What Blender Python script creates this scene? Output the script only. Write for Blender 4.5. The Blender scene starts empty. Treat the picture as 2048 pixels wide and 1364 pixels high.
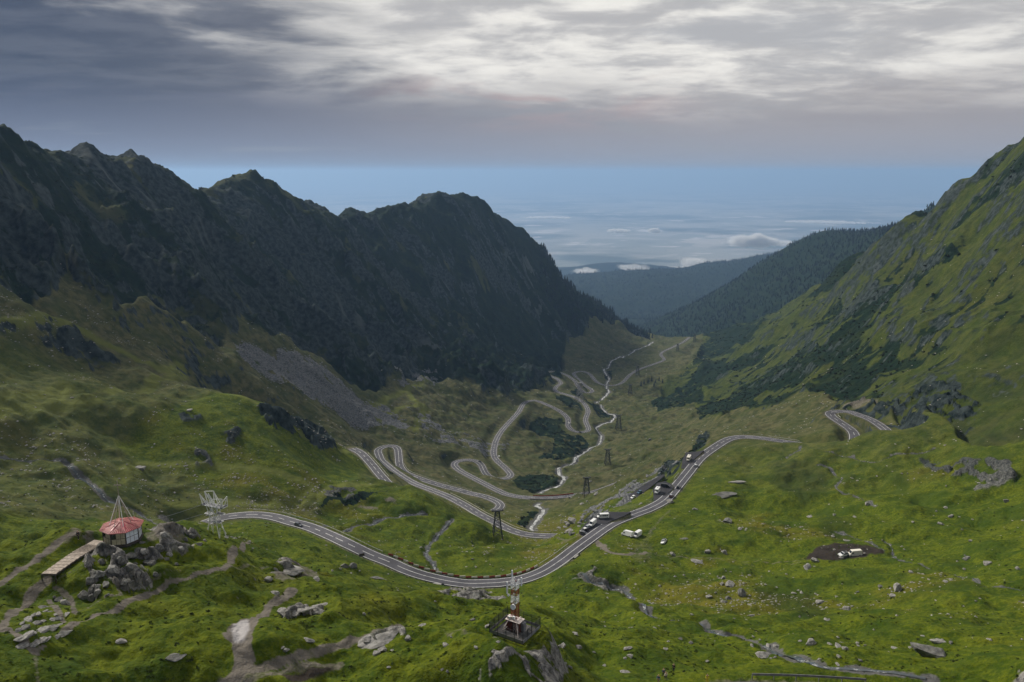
import bpy, bmesh, math, random
import numpy as np
from mathutils import Vector, Matrix, noise as mnoise

random.seed(7)
rng = np.random.default_rng(7)
R_ = math.radians
scene = bpy.context.scene
COL = scene.collection

# ------------------------------------------------------------------ camera
CAMZ = 1700.0                     # metres above the far plain (plain = 0)
W_, H_ = 2048.0, 1364.0
FPX = 1593.0                      # 28 mm lens on 36 mm film, in photo pixels
PITCH = R_(12.0)
cam_d = bpy.data.cameras.new("camera")
cam_d.sensor_width = 36.0
cam_d.lens = 36.0 * FPX / W_
cam_d.clip_start = 1.0
cam_d.clip_end = 600000.0
cam = bpy.data.objects.new("camera", cam_d)
COL.objects.link(cam)
cam.location = (0, 0, CAMZ)
cam.rotation_euler = (R_(90) - PITCH, 0, 0)
scene.camera = cam

# ------------------------------------------------------------------ light
SUN_EL, SUN_AZ = R_(35), R_(-52)  # azimuth from +Y towards +X: low sun behind cloud, from the left
sd = bpy.data.lights.new("sun", 'SUN')
sd.energy = 1.5
sd.angle = R_(10)
sd.color = (1.0, 0.95, 0.86)
so = bpy.data.objects.new("sun", sd)
COL.objects.link(so)
sdir = Vector((math.sin(SUN_AZ) * math.cos(SUN_EL), math.cos(SUN_AZ) * math.cos(SUN_EL), math.sin(SUN_EL)))
so.rotation_euler = sdir.to_track_quat('Z', 'Y').to_euler()
so.location = (-300, 100, CAMZ + 400)

vs = scene.view_settings
vs.view_transform = 'Standard'
vs.look = 'None'
vs.exposure = 1.66
vs.gamma = 1.0
scene.render.engine = 'CYCLES'
cy = scene.cycles
cy.max_bounces = 4
cy.diffuse_bounces = 1
cy.glossy_bounces = 2
cy.transmission_bounces = 3
cy.volume_bounces = 3
cy.transparent_max_bounces = 8
cy.caustics_reflective = False
cy.caustics_refractive = False
cy.use_denoising = True

# ------------------------------------------------------------------ node helpers
class NT:
    def __init__(self, tree):
        self.t = tree
        self.n = tree.nodes
        self.l = tree.links
        self.n.clear()
    def new(self, kind, **kw):
        nd = self.n.new(kind)
        for k, v in kw.items():
            setattr(nd, k, v)
        return nd
    def put(self, sock, v):
        if hasattr(v, 'bl_idname') or isinstance(v, bpy.types.NodeSocket):
            self.l.new(v, sock)
        else:
            sock.default_value = v
    def math(self, op, a, b=None, c=None, clamp=False):
        nd = self.new('ShaderNodeMath', operation=op, use_clamp=clamp)
        self.put(nd.inputs[0], a)
        if b is not None: self.put(nd.inputs[1], b)
        if c is not None: self.put(nd.inputs[2], c)
        return nd.outputs[0]
    def vmath(self, op, a, b=None):
        nd = self.new('ShaderNodeVectorMath', operation=op)
        self.put(nd.inputs[0], a)
        if b is not None: self.put(nd.inputs[1], b)
        return nd.outputs['Value'] if op in ('DOT_PRODUCT', 'LENGTH') else nd.outputs[0]
    def ramp(self, fac, a, b, lo=0.0, hi=1.0, smooth=True):
        nd = self.new('ShaderNodeMapRange', interpolation_type='SMOOTHSTEP' if smooth else 'LINEAR')
        self.put(nd.inputs[0], fac)
        for i, v in enumerate((a, b, lo, hi)):
            self.put(nd.inputs[1 + i], v)
        return nd.outputs[0]
    def mix(self, fac, a, b, blend='MIX'):
        nd = self.new('ShaderNodeMix', data_type='RGBA', blend_type=blend)
        self.put(nd.inputs[0], fac)
        self.put(nd.inputs[6], a if not isinstance(a, tuple) else (*a[:3], 1))
        self.put(nd.inputs[7], b if not isinstance(b, tuple) else (*b[:3], 1))
        return nd.outputs[2]
    def noise(self, vec, scale, detail=4, rough=0.55, dist=0.0, kind='FBM', dims='3D'):
        nd = self.new('ShaderNodeTexNoise', noise_dimensions=dims)
        self.put(nd.inputs['Vector'], vec)
        nd.inputs['Scale'].default_value = scale
        nd.inputs['Detail'].default_value = detail
        nd.inputs['Roughness'].default_value = rough
        nd.inputs['Distortion'].default_value = dist
        return nd.outputs[0]
    def attr(self, name):
        nd = self.new('ShaderNodeAttribute', attribute_name=name)
        return nd.outputs['Fac']
    def sep(self, v):
        nd = self.new('ShaderNodeSeparateXYZ'); self.put(nd.inputs[0], v); return nd.outputs
    def comb(self, x, y, z):
        nd = self.new('ShaderNodeCombineXYZ')
        for i, v in enumerate((x, y, z)): self.put(nd.inputs[i], v)
        return nd.outputs[0]

# ------------------------------------------------------------------ world: Nishita sky behind broken cloud layers
world = bpy.data.worlds.new("World")
scene.world = world
world.use_nodes = True
def build_world():
    g = NT(world.node_tree)
    out = g.new('ShaderNodeOutputWorld')
    bg = g.new('ShaderNodeBackground')
    sky = g.new('ShaderNodeTexSky', sky_type='NISHITA')
    sky.sun_disc = False
    sky.sun_elevation = SUN_EL
    sky.sun_rotation = SUN_AZ
    sky.altitude = 2000
    sky.air_density = 1.0
    sky.dust_density = 2.0
    sky.ozone_density = 1.5
    co = g.new('ShaderNodeTexCoord').outputs['Generated']
    x, y, z = g.sep(co)
    zc = g.math('MAXIMUM', z, 0.0)
    el = g.math('ARCSINE', zc)                       # elevation
    az = g.math('ARCTAN2', x, y)                     # azimuth from +Y
    # cloud deck seen in perspective: directions meet a layer overhead
    inv = g.math('DIVIDE', 1.0, g.math('ADD', zc, 0.11))
    px = g.math('MULTIPLY', x, inv); py = g.math('MULTIPLY', y, inv)
    q = g.comb(g.math('MULTIPLY', px, 0.62), g.math('MULTIPLY', py, 0.85), 0.0)
    q2 = g.comb(g.math('ADD', g.math('MULTIPLY', px, 0.42), 17.3), g.math('ADD', g.math('MULTIPLY', py, 0.8), 3.1), 2.0)
    qs = g.comb(g.math('MULTIPLY', az, 3.2), g.math('MULTIPLY', el, 15.0), 5.0)        # distant banks, seen edge-on
    n1 = g.noise(q, 1.5, 6, 0.52, 0.3)
    n2 = g.noise(q2, 1.1, 7, 0.56, 0.4)
    n3 = g.noise(q, 4.2, 7, 0.59, 0.3)
    nb = g.noise(qs, 1.5, 7, 0.54, 0.4)
    qt = g.comb(g.math('MULTIPLY', az, 5.0), g.math('MULTIPLY', el, 20.0), 9.0)
    nb2 = g.noise(qt, 1.5, 8, 0.58, 0.4)
    gl = g.vmath('NORMALIZE', (0.17, 0.95, 0.26))
    cd = g.vmath('DOT_PRODUCT', co, gl)
    glow = g.ramp(cd, 0.80, 1.0)
    left = g.ramp(az, -0.60, 0.36)                   # thicker cloud to the left, thinner to the right
    hz = g.ramp(zc, 0.07, 0.19)
    # dark lower cloud
    t = g.math('ADD', g.math('MULTIPLY', nb, 0.50), g.math('ADD', g.math('MULTIPLY', nb2, 0.26), g.math('ADD', g.math('MULTIPLY', n1, 0.20), g.math('MULTIPLY', n3, 0.14))))
    t = g.math('ADD', t, g.math('MULTIPLY', g.math('SUBTRACT', 0.62, left), 0.42))
    t = g.math('SUBTRACT', t, g.math('MULTIPLY', hz, 0.08))
    dark = g.ramp(t, 0.49, 0.70)
    hi = g.ramp(g.math('ADD', g.math('MULTIPLY', n2, 0.40), g.math('ADD', g.math('MULTIPLY', n3, 0.25), g.math('MULTIPLY', nb2, 0.35))), 0.40, 0.60)
    bright = g.mix(hi, (0.40, 0.40, 0.415), (0.66, 0.65, 0.635))
    bright = g.mix(g.math('MULTIPLY', glow, g.ramp(hi, 0.1, 1.0, 0.12, 0.95)), bright, (0.88, 0.86, 0.81))
    slate = g.mix(left, (0.066, 0.086, 0.132), (0.325, 0.320, 0.335))
    slate = g.mix(g.ramp(n3, 0.35, 0.65), slate, g.mix(left, (0.105, 0.125, 0.172), (0.40, 0.39, 0.395)))
    deck = g.mix(dark, bright, slate)
    # smooth veil of rain haze under the deck
    band = g.mix(left, (0.104, 0.126, 0.190), (0.335, 0.318, 0.330))
    low = g.math('SUBTRACT', 1.0, g.ramp(g.math('ADD', zc, g.math('MULTIPLY', g.math('SUBTRACT', nb, 0.5), 0.10)), 0.050, 0.120))
    deck = g.mix(g.math('MULTIPLY', low, 0.95), deck, band)
    deck = g.mix(g.ramp(zc, 0.085, 0.0), deck, g.mix(left, (0.200, 0.230, 0.310), (0.330, 0.345, 0.400)))
    # rose light on the lower edge of the deck
    ros = g.math('MULTIPLY', g.ramp(g.math('ABSOLUTE', g.math('SUBTRACT', zc, 0.085)), 0.045, 0.0), g.ramp(g.math('ABSOLUTE', g.math('SUBTRACT', az, 0.02)), 0.26, 0.0))
    ros = g.math('MULTIPLY', ros, g.ramp(nb, 0.46, 0.60))
    deck = g.mix(g.math('MULTIPLY', ros, 0.85), deck, (0.43, 0.315, 0.315))
    nis = g.vmath('SCALE', sky.outputs[0]); nis_node = nis.node
    nis_node.inputs['Scale'].default_value = 0.07
    cover = g.ramp(n2, 0.30, 0.42, 0.92, 1.0)
    col = g.mix(cover, nis, deck)
    bg.inputs['Strength'].default_value = 0.33
    g.l.new(col, bg.inputs['Color'])
    g.l.new(bg.outputs[0], out.inputs['Surface'])
build_world()
# ------------------------------------------------------------------ numpy noise
_TAB = np.random.default_rng(1234).random((64, 512, 512), dtype=np.float32)
def vnoise(x, y, seed=0):
    tab = _TAB[seed % 64]
    x = x.astype(np.float32) + (seed * 37.7) % 211; y = y.astype(np.float32) + (seed * 17.3) % 197
    ix = np.floor(x); iy = np.floor(y)
    fx = x - ix; fy = y - iy
    ix = ix.astype(np.int32) & 511; iy = iy.astype(np.int32) & 511
    ix1 = (ix + 1) & 511; iy1 = (iy + 1) & 511
    ux = fx * fx * fx * (fx * (fx * 6 - 15) + 10); uy = fy * fy * fy * (fy * (fy * 6 - 15) + 10)
    a = tab[ix, iy]; b = tab[ix1, iy]; c = tab[ix, iy1]; d = tab[ix1, iy1]
    a = a + (b - a) * ux; c = c + (d - c) * ux
    return a + (c - a) * uy                                                 # 0..1
def fbm(x, y, oct=5, seed=0, gain=0.5):
    s = 0; amp = 1; tot = 0
    ca, sa = 0.8, 0.6
    for o in range(oct):
        s = s + amp * (vnoise(x, y, seed + o * 17) * 2 - 1); tot += amp
        x, y = (ca * x - sa * y) * 2.03 + 11.7, (sa * x + ca * y) * 2.03 - 5.3
        amp *= gain
    return s / tot
def ridged(x, y, oct=5, seed=0, gain=0.5):
    s = 0; amp = 1; tot = 0; w = 1
    ca, sa = 0.8, 0.6
    for o in range(oct):
        n = 1 - np.abs(vnoise(x, y, seed + o * 31) * 2 - 1)
        n = n * n * w
        w = np.clip(n * 1.6, 0, 1)
        s = s + amp * n; tot += amp
        x, y = (ca * x - sa * y) * 2.07 + 3.7, (sa * x + ca * y) * 2.07 - 9.3
        amp *= gain
    return s / tot                                                          # about 0..1
def sstep(a, b, x):
    t = np.clip((x - a) / (b - a), 0, 1)
    return t * t * (3 - 2 * t)

# ------------------------------------------------------------------ survey: sight lines from the camera station
CP_, SP_ = math.cos(PITCH), math.sin(PITCH)
def ray(px, py):
    """azimuth and slope (dz per metre of ground distance) of a sight line"""
    u = (px - W_ / 2) / FPX; v = (H_ / 2 - py) / FPX
    X = u; Y = CP_ + v * SP_; Z = -SP_ + v * CP_
    h = math.hypot(X, Y)
    return math.atan2(X, Y), Z / h
def S(px, py, r):                 # surveyed ground point at ground distance r
    th, s = ray(px, py)
    return (th, math.log(r), s)
def Sz(px, py, z):                # surveyed ground point at height z below the camera
    th, s = ray(px, py)
    return (th, math.log(z / s), s)
def Sa(deg, r, z):                # hidden ground: azimuth, distance, height
    return (R_(deg), math.log(r), z / r)

def cat_rom(P, step):
    P = np.array(P, float)
    P = np.vstack([2 * P[0] - P[1], P, 2 * P[-1] - P[-2]])
    out = []
    for i in range(1, len(P) - 2):
        p0, p1, p2, p3 = P[i - 1:i + 3]
        n = max(2, int(np.linalg.norm(p2[:3] - p1[:3]) / step))
        t = np.linspace(0, 1, n, endpoint=False)[:, None]
        # centripetal-like damping through a 0.5 tension
        out.append(0.5 * ((2 * p1) + (-p0 + p2) * t + (2 * p0 - 5 * p1 + 4 * p2 - p3) * t ** 2 + (-p0 + 3 * p1 - 3 * p2 + p3) * t ** 3))
    out.append(P[-2][None, :])
    return np.vstack(out)
def road_xyz(pts):
    """pts: (px, py, z or None); heights between given ones follow the length of the road"""
    zs = [p[2] if len(p) > 2 else None for p in pts]
    known = [i for i, z in enumerate(zs) if z is not None]
    d = [0.0]
    for i in range(1, len(pts)):
        d.append(d[-1] + math.hypot(pts[i][0] - pts[i - 1][0], 2.2 * (pts[i][1] - pts[i - 1][1])))
    z = np.interp(d, [d[i] for i in known], [zs[i] for i in known])
    P = []
    for (p, zz) in zip(pts, z):
        th, s = ray(p[0], p[1]); r = zz / s
        P.append((r * math.sin(th), r * math.cos(th), zz))
    return P

ROADS = {
 'main': [(380,1057,-171),(440,1036),(500,1029),(545,1033),(585,1044,-168),(620,1054),(661,1071),(696,1087.5,-166),(740,1108.6),(779,1124),(810,1138),(841,1149),(879,1158.5),(910,1164),(940,1167,-176),(981,1166),(1008,1164),(1045,1158),(1085,1143),(1120,1121,-179),(1150,1098),(1186,1071.6),(1205,1058,-181),(1224.5,1046),(1248,1036),(1275,1025.5),(1300,1016,-185),(1331,998),(1358.6,966,-188),(1375,946),(1400,916),(1429,894.6,-191),(1453,880),(1470,875),(1490,873.5,-191),(1525,876),(1565,882),(1610,889,-186),(1650,897,-184)],
 'hairpin': [(1706,896,-181),(1708.5,882,-181),(1708.8,870),(1702.5,860),(1687,848.5),(1669,836.7),(1660.5,829,-178),(1662.6,824.5),(1675,822.6),(1698.6,823.6),(1718,829.7),(1741.6,839),(1762,851.6),(1782,868,-170),(1800,884,-169)],
 'cutting': [(705,897,-226),(722,906,-226),(742,927),(760,949),(778,969,-229),(795,990,-231)],
 'terrace': [(1150,1074,-227),(1103,1072,-228),(1056,1069),(1021,1059.5),(992,1045,-234),(961,1029.6),(937,1015),(908.6,999),(886,988.6,-243),(860,978.5),(830,967,-252),(812,957.5),(790,943),(776,932),(763,920.6,-262),(759,912.5),(756,903.7),(757.4,898.6),(767,893.5),(778.6,891.5,-266),(789.6,893),(795.5,899),(797,910),(798.5,925.7),(802,936),(812,946,-268),(840,957),(880,970),(920,980.5),(941,986.5,-266),(966,992),(985,998.5),(997,1005),(1000.5,1011,-262),(995,1018),(978,1027,-258)],
 'valley': [(1310,953,-275),(1280,956.5,-277),(1240,966),(1219,974),(1191,983.5,-282),(1162,989),(1134,993),(1091.6,996,-286),(1049,994.5),(1016,989),(994,980,-292),(959,962),(923,943),(911.5,934),(908.6,928,-300),(915,922.5),(933,919.8),(951.5,922),(962,929,-304),(967,939),(972.5,948),(983,955),(999,957.7,-308),(1013.4,956),(1020.5,951),(1019.5,945.5,-312),(1008.6,934),(994,921),(988,910.5),(987.7,898.7,-322),(992.5,880),(1003,862),(1017.5,845.6),(1037,824),(1048.7,806,-350),(1067.5,801),(1086,806),(1117.5,821),(1135,836,-363),(1137,853),(1148.7,862,-369),(1165,864),(1177,858.5,-373),(1171,840),(1176,822,-382),(1167.5,806),(1148.7,794),(1119,785,-391),(1110,779.5),(1113,773),(1121.5,766,-398),(1113,757),(1096.5,750.5),(1093,745.5,-405),(1108,743),(1130,748.7),(1148.7,761,-413),(1157,774),(1168,783.7),(1180,785,-423),(1184,780),(1168,769,-428),(1150.5,752.5),(1149.5,745,-434),(1166,743),(1180,748.7),(1192.5,762.8,-441),(1208,769.5),(1230,770.3,-448),(1245.6,764),(1261,748.7,-456),(1280,737.8),(1308,728),(1328,719.5,-478),(1322,710),(1325,704,-490),(1341.6,696),(1365,684.6),(1379,674.5,-528)],
 'near': [(1430,1396,-84.5),(1500,1390,-85),(1560,1391,-86),(1640,1394,-86.5),(1760,1402,-87),(1900,1414,-87)],
}
ROAD_XYZ = {k: cat_rom(road_xyz(v), 2.0) for k, v in ROADS.items()}

# ------------------------------------------------------------------ survey points of the land
CPTS = [
 # near ridge: the two knolls the pavilion and the mast stand on
 S(-500,1364,96), S(0,1364,102), S(250,1364,102), S(500,1364,101), S(760,1364,100), S(1030,1364,96), S(1200,1364,112),
 S(-500,1230,118), S(0,1250,120), S(140,1230,121), S(300,1250,119), S(450,1250,118), S(620,1260,117), S(760,1280,113), S(900,1290,109), S(1030,1262,112), S(1030,1300,101), S(930,1262,112),
 S(-500,1120,140), S(0,1160,136), S(90,1150,136), S(180,1120,139), S(240,1082,146), S(330,1085,146), S(420,1110,146), S(350,1160,134), S(520,1170,139), S(600,1175,139), S(720,1200,138), S(850,1235,132),S(760,1235,124),
 S(-300,1070,156), S(0,1120,147), S(120,1066,153), S(200,1058,153), S(300,1050,158), S(380,1058,168), S(440,1072,200), S(490,1096,172), S(560,1132,162), S(700,1172,158), S(860,1212,147), S(960,1228,132),
 S(1100,1250,128),S(1120,1290,115), S(1120,1330,106),
 Sa(-36,215,-120), Sa(-30,205,-112), Sa(-27,200,-110), Sa(-24,210,-115), Sa(-20,240,-128), Sa(-16,235,-130), Sa(-12,215,-128), Sa(-7,200,-122), Sa(-3,185,-113), Sa(1,170,-101),
 # slope under the main road, near side
 S(610,1085,322), S(560,1100,305), S(680,1125,300), S(750,1165,275), S(860,1188,275), S(960,1190,290), S(1080,1170,305),  S(640,1135,270),
 S(520,1062,330), S(470,1058,335),
 # right meadow
 S(1160,1200,238), S(1250,1230,212), S(1160,1260,158), S(1260,1290,152), S(1200,1320,126), S(1316,1357,117), S(1414,1358,118), S(1400,1310,146),
 S(1180,1130,312), S(1230,1090,345), S(1300,1215,272), S(1420,1255,220), S(1560,1292,176), S(1700,1330,143), S(1850,1342,138), S(1640,1342,131),
 S(1560,1364,122), S(1700,1364,124), S(1900,1366,124), S(2048,1364,128), S(2400,1364,140), S(2400,1250,200), S(2400,1100,310), S(2400,950,430),
 S(1260,1068,372), S(1330,1085,360), S(1290,1105,340), S(1450,1110,350), S(1400,1160,310), S(1550,1180,300), S(1700,1108,352), S(1700,1180,295), S(1900,1200,265), S(2048,1220,245), S(1800,1270,205), S(2000,1290,185),
 S(1400,1030,420), S(1500,1010,440), S(1650,1010,445), S(1500,930,520), S(1600,905,528), S(1700,905,515), S(1800,890,505), S(1900,905,490), S(2048,915,470), S(1800,1000,436), S(1950,1000,425), S(2048,1060,370), S(1850,1090,365),
 S(1600,940,500), S(1750,950,480),
 # land round the right hairpin and the long right slope
 S(1700,800,600), S(1800,830,560), S(1620,850,620), S(1560,850,680), S(1480,845,760), S(1900,860,520), S(2048,860,500),
 S(1680,860,560), S(1730,862,535),
 S(2400,830,480), S(2048,760,560), S(1900,760,600), S(1800,760,650), S(1700,760,760), S(1600,780,900), S(1500,810,1000), S(1420,830,1090),S(1380,850,1000),
 S(2400,600,600), S(2048,600,690), S(1900,620,770), S(1800,640,880), S(1700,670,1050), S(1600,700,1280), S(1500,735,1480), S(1420,760,1600), S(1360,790,1640), S(1330,800,1600),
 S(2400,300,720), S(2048,420,820), S(1950,480,900), S(1850,530,1040), S(1750,570,1230), S(1650,615,1480), S(1550,665,1820), S(1480,700,2000), S(1420,715,2200),
 S(2400,60,850), S(2200,180,900), S(2048,283,960), S(1980,325,1040), S(1900,368,1150), S(1820,428,1320), S(1750,470,1500), S(1680,520,1720), S(1600,580,2050), S(1540,622,2350), S(1470,655,2550), S(1420,668,2650),
 Sa(36,1150,30), Sa(31,1300,-90), Sa(27,1650,-160), Sa(23,2050,-260), Sa(20,2400,-370), Sa(17,2800,-560), Sa(14,3000,-690),
 # right of the road: slope down to the river
 S(1330,940,560), S(1300,985,470), S(1200,1010,480), S(1240,1000,490), S(1150,1060,425), S(1165,1040,440), S(1120,1085,400), S(1360,905,680), S(1400,880,760), S(1440,862,780),
 S(1350,970,500), S(1230,985,560),
 # valley floor, near to far
 S(1062,1056,492), S(1085,1020,585), S(1075,990,690), S(1128,958,770), S(1117,938,850), S(1160,908,960), S(1203,872,1140), S(1225,835,1290), S(1200,800,1440), S(1215,780,1560), S(1210,740,1790), S(1245,714,2000), S(1305,684,2420),
 S(1250,930,830), S(1300,890,930), S(1200,950,740), S(1280,840,1180), S(1300,800,1420), S(1260,790,1500), S(1320,740,1800), S(1360,715,2000), S(1400,690,2350), S(1380,672,2560), S(1340,676,2600),
 S(1000,1085,392), S(1100,1100,375), S(900,1110,378), S(850,1080,402), S(920,1065,425), S(780,1060,415), S(700,1040,430), S(950,1045,440),
 Sa(-1,420,-212), Sa(1.5,430,-216),
 # small green hill beside the terrace road
 S(660,990,455), S(720,1000,450), S(780,985,462), S(840,978,478), S(880,1000,485), S(800,1025,440), S(870,1030,445),
 S(800,970,500), S(700,985,470),
 # between the terrace and the valley road
 S(850,930,755), S(900,955,700), S(960,945,745), S(870,900,800), S(820,860,850), S(940,880,880), S(1080,900,950), S(1080,850,1090), S(1120,905,960),
 S(1050,860,1080), S(1000,820,1120), S(1100,830,1180), S(1080,770,1440), S(1130,735,1800),
 S(880,820,980), S(900,770,1120), S(960,770,1220), S(1020,770,1350), S(1060,740,1500),
 # left hill (dome) and the bowl
 S(470,788,555), S(400,805,530), S(330,835,500), S(560,818,575), S(640,868,590), S(700,905,575), S(400,880,484), S(520,890,490), S(600,930,480), S(470,960,446), S(560,985,440), S(350,960,442), S(300,900,468), S(250,880,478),
 S(640,950,500), S(700,950,520), S(500,840,520), S(600,900,520), S(650,890,570),
 Sa(-19.5,650,-198), Sa(-16.5,660,-215), Sa(-13.5,680,-232), Sa(-11.5,640,-226),
 S(310,1035,378), S(230,1000,396), S(150,935,425), S(60,920,428), S(0,925,418), S(-300,920,380), S(60,1010,368), S(-100,1020,330), S(140,1000,385), S(400,1000,415), S(500,1010,418), S(560,1015,416),
 S(0,850,450), S(120,850,460), S(250,830,490), S(-300,830,430), S(0,780,500), S(150,780,520), S(300,790,560), S(400,770,620),
 S(0,720,540), S(150,720,580), S(260,730,610), S(350,735,640), S(420,780,680), S(-300,700,470), S(-300,600,520), S(0,640,580), S(60,630,600), S(150,660,620), S(250,680,650), S(340,715,660),
 # left mountain, foot to crest
 S(480,720,760), S(560,760,780), S(650,810,800), S(720,850,820), S(760,820,900), S(600,700,880), S(700,760,930), S(800,760,1050), S(860,730,1180), S(940,700,1400), S(1000,740,1480), S(1060,720,1650),
 S(480,690,800), S(400,660,760), S(300,610,730), S(200,580,710), S(100,560,680), S(0,540,650), S(-300,480,580),
 S(550,620,1000), S(450,560,980), S(350,520,940), S(250,480,890), S(150,450,840), S(50,430,800),
 S(700,640,1230), S(780,680,1250), S(650,540,1330), S(550,480,1260), S(450,440,1230), S(350,400,1120), S(250,390,1040), S(150,370,960), S(50,330,880),
 S(800,560,1640), S(880,640,1560), S(960,640,1750), S(900,520,1850), S(1000,560,2020), S(1060,620,2050), S(760,480,1700), S(1000,480,2180), S(1080,560,2280),
 S(1100,690,2000), S(1180,690,2200), S(1230,680,2350), S(1150,650,2300), S(1220,655,2450), S(1280,672,2550),
 # crest line of the left mountain
 S(-300,120,820), S(-120,200,860), S(0,250,900), S(40,268,930), S(90,303,980), S(150,318,1040), S(200,310,1100), S(240,318,1140), S(280,322,1180), S(330,350,1250), S(405,374,1360), S(425,355,1400), S(470,350,1450), S(520,362,1510), S(570,388,1570), S(625,417,1640), S(690,421,1740), S(712,406,1790), S(735,420,1820), S(765,402,1880), S(815,415,1950), S(880,392,2080), S(930,405,2150), S(970,405,2210), S(1000,425,2270), S(1040,470,2360), S(1085,505,2420), S(1130,550,2520), S(1170,580,2600), S(1210,608,2680), S(1235,632,2700), S(1300,664,2650),
 Sa(-43,1000,20), Sa(-36,1080,-30), Sa(-31,1200,-60), Sa(-27,1380,-110), Sa(-24,1500,-120), Sa(-19,1700,-160), Sa(-14,1950,-230), Sa(-9,2250,-250), Sa(-4,2550,-250), Sa(-1,2650,-300), Sa(2,2850,-480), Sa(5,3000,-640), Sa(8,3000,-700), Sa(11,3000,-720),
 Sa(-43,2500,-500), Sa(-30,2600,-500), Sa(-20,2900,-550), Sa(-10,3300,-600), Sa(0,3500,-780),
 # forest spurs beyond the lip, plain's edge
 S(1900,390,3000), S(1830,425,3250), S(1760,448,3500), S(1700,458,3750), S(1640,449,4000), S(1580,478,4050), S(1480,540,4000), S(1400,600,3900), S(1340,640,3800), S(1300,662,3700),
 S(1600,600,3100), S(1500,640,3200), S(1420,660,3250), S(1350,676,3350), S(1560,540,3600),
 Sa(30,4500,-500), Sa(22,4900,-600), Sa(17,5000,-750), Sa(12,5000,-900), Sa(8,4700,-980), Sa(38,3000,-300), Sa(42,5000,-700),
 S(1080,560,7600), S(1150,552,7500), S(1200,545,7600), S(1260,542,7700), S(1330,545,7600), S(1420,530,7800), S(1550,500,8200),
 S(1250,600,6200), S(1180,600,6300), S(1330,610,6000), S(1250,640,5000), 
 Sa(-20,7000,-1300), Sa(-40,7000,-1300), Sa(0,9500,-1500), Sa(6,9500,-1500), Sa(12,9500,-1500), Sa(20,9500,-1450), Sa(35,9500,-1500), Sa(-30,9500,-1500),
 S(1190,525,11500), S(1240,527,11400), S(1290,529,11500), S(1130,545,11500), S(1340,540,11500),
] + [Sa(a, 14500, -1715) for a in range(-45, 46, 9)] + [Sa(a, 80, -80) for a in range(-45, 46, 15)]
for k, P in ROAD_XYZ.items():
    stp = 20 if k != 'near' else 12
    for p in P[::stp]:
        r = math.hypot(p[0], p[1])
        CPTS.append((math.atan2(p[0], p[1]), math.log(r), (p[2] - 0.2) / r))
CP = np.array(CPTS)

# ------------------------------------------------------------------ land surface: polar sheet, fine near the valley, coarse far off
NT_ = 900
TH = np.linspace(R_(-41), R_(41), NT_)
RR = np.concatenate([np.geomspace(78, 95, 14, endpoint=False), np.geomspace(95, 2750, 1010, endpoint=False), np.geomspace(2750, 15000, 190)])
LR = np.log(RR)
NR_ = len(RR)

def rbf_grid():
    x = CP[:, :2].copy(); v = CP[:, 2]
    n = len(x)
    D = np.sqrt(((x[:, None, :] - x[None, :, :]) ** 2).sum(-1))
    phi = lambda d: d ** 1.3
    A = np.zeros((n + 3, n + 3))
    A[:n, :n] = phi(D) - np.eye(n) * 1e-3
    A[:n, n] = 1; A[:n, n + 1:] = x; A[n, :n] = 1; A[n + 1:, :n] = x.T
    w = np.linalg.solve(A, np.concatenate([v, np.zeros(3)]))
    gt = np.linspace(TH[0], TH[-1], 300); gl = np.linspace(LR[0], LR[-1], 700)
    G = np.zeros((len(gl), len(gt)))
    for i, l in enumerate(gl):
        d = np.sqrt((gt[:, None] - x[None, :, 0]) ** 2 + (l - x[None, :, 1]) ** 2)
        G[i] = phi(d) @ w[:n] + w[n] + w[n + 1] * gt + w[n + 2] * l
    # upsample to the sheet
    fi = np.interp(LR, gl, np.arange(len(gl))); fj = np.interp(TH, gt, np.arange(len(gt)))
    i0 = np.minimum(fi.astype(int), len(gl) - 2); j0 = np.minimum(fj.astype(int), len(gt) - 2)
    a = (fi - i0)[:, None]; b = (fj - j0)[None, :]
    g = lambda di, dj: G[np.ix_(i0 + di, j0 + dj)]
    s = (g(0, 0) * (1 - b) + g(0, 1) * b) * (1 - a) + (g(1, 0) * (1 - b) + g(1, 1) * b) * a
    return s * RR[:, None]
def blur(Z, k):
    nz = np.nonzero(Z.any(1))[0]
    if len(nz) == 0: return Z
    a, b = max(0, nz[0] - k - 1), min(Z.shape[0], nz[-1] + k + 2)
    B = Z[a:b]
    for _ in range(k):
        B[1:-1] = 0.25 * B[:-2] + 0.5 * B[1:-1] + 0.25 * B[2:]
        B[:, 1:-1] = 0.25 * B[:, :-2] + 0.5 * B[:, 1:-1] + 0.25 * B[:, 2:]
    return Z
def win(m):
    i = np.nonzero(m.any(1))[0]; j = np.nonzero(m.any(0))[0]
    if len(i) == 0: return np.s_[0:1, 0:1]
    return np.s_[i[0]:i[-1] + 1, j[0]:j[-1] + 1]
Z0 = blur(rbf_grid(), 3).astype(np.float32)
XX = (RR[:, None] * np.sin(TH)[None, :]).astype(np.float32)
YY = (RR[:, None] * np.cos(TH)[None, :]).astype(np.float32)
RG = np.repeat(RR[:, None], NT_, 1).astype(np.float32)

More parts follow.
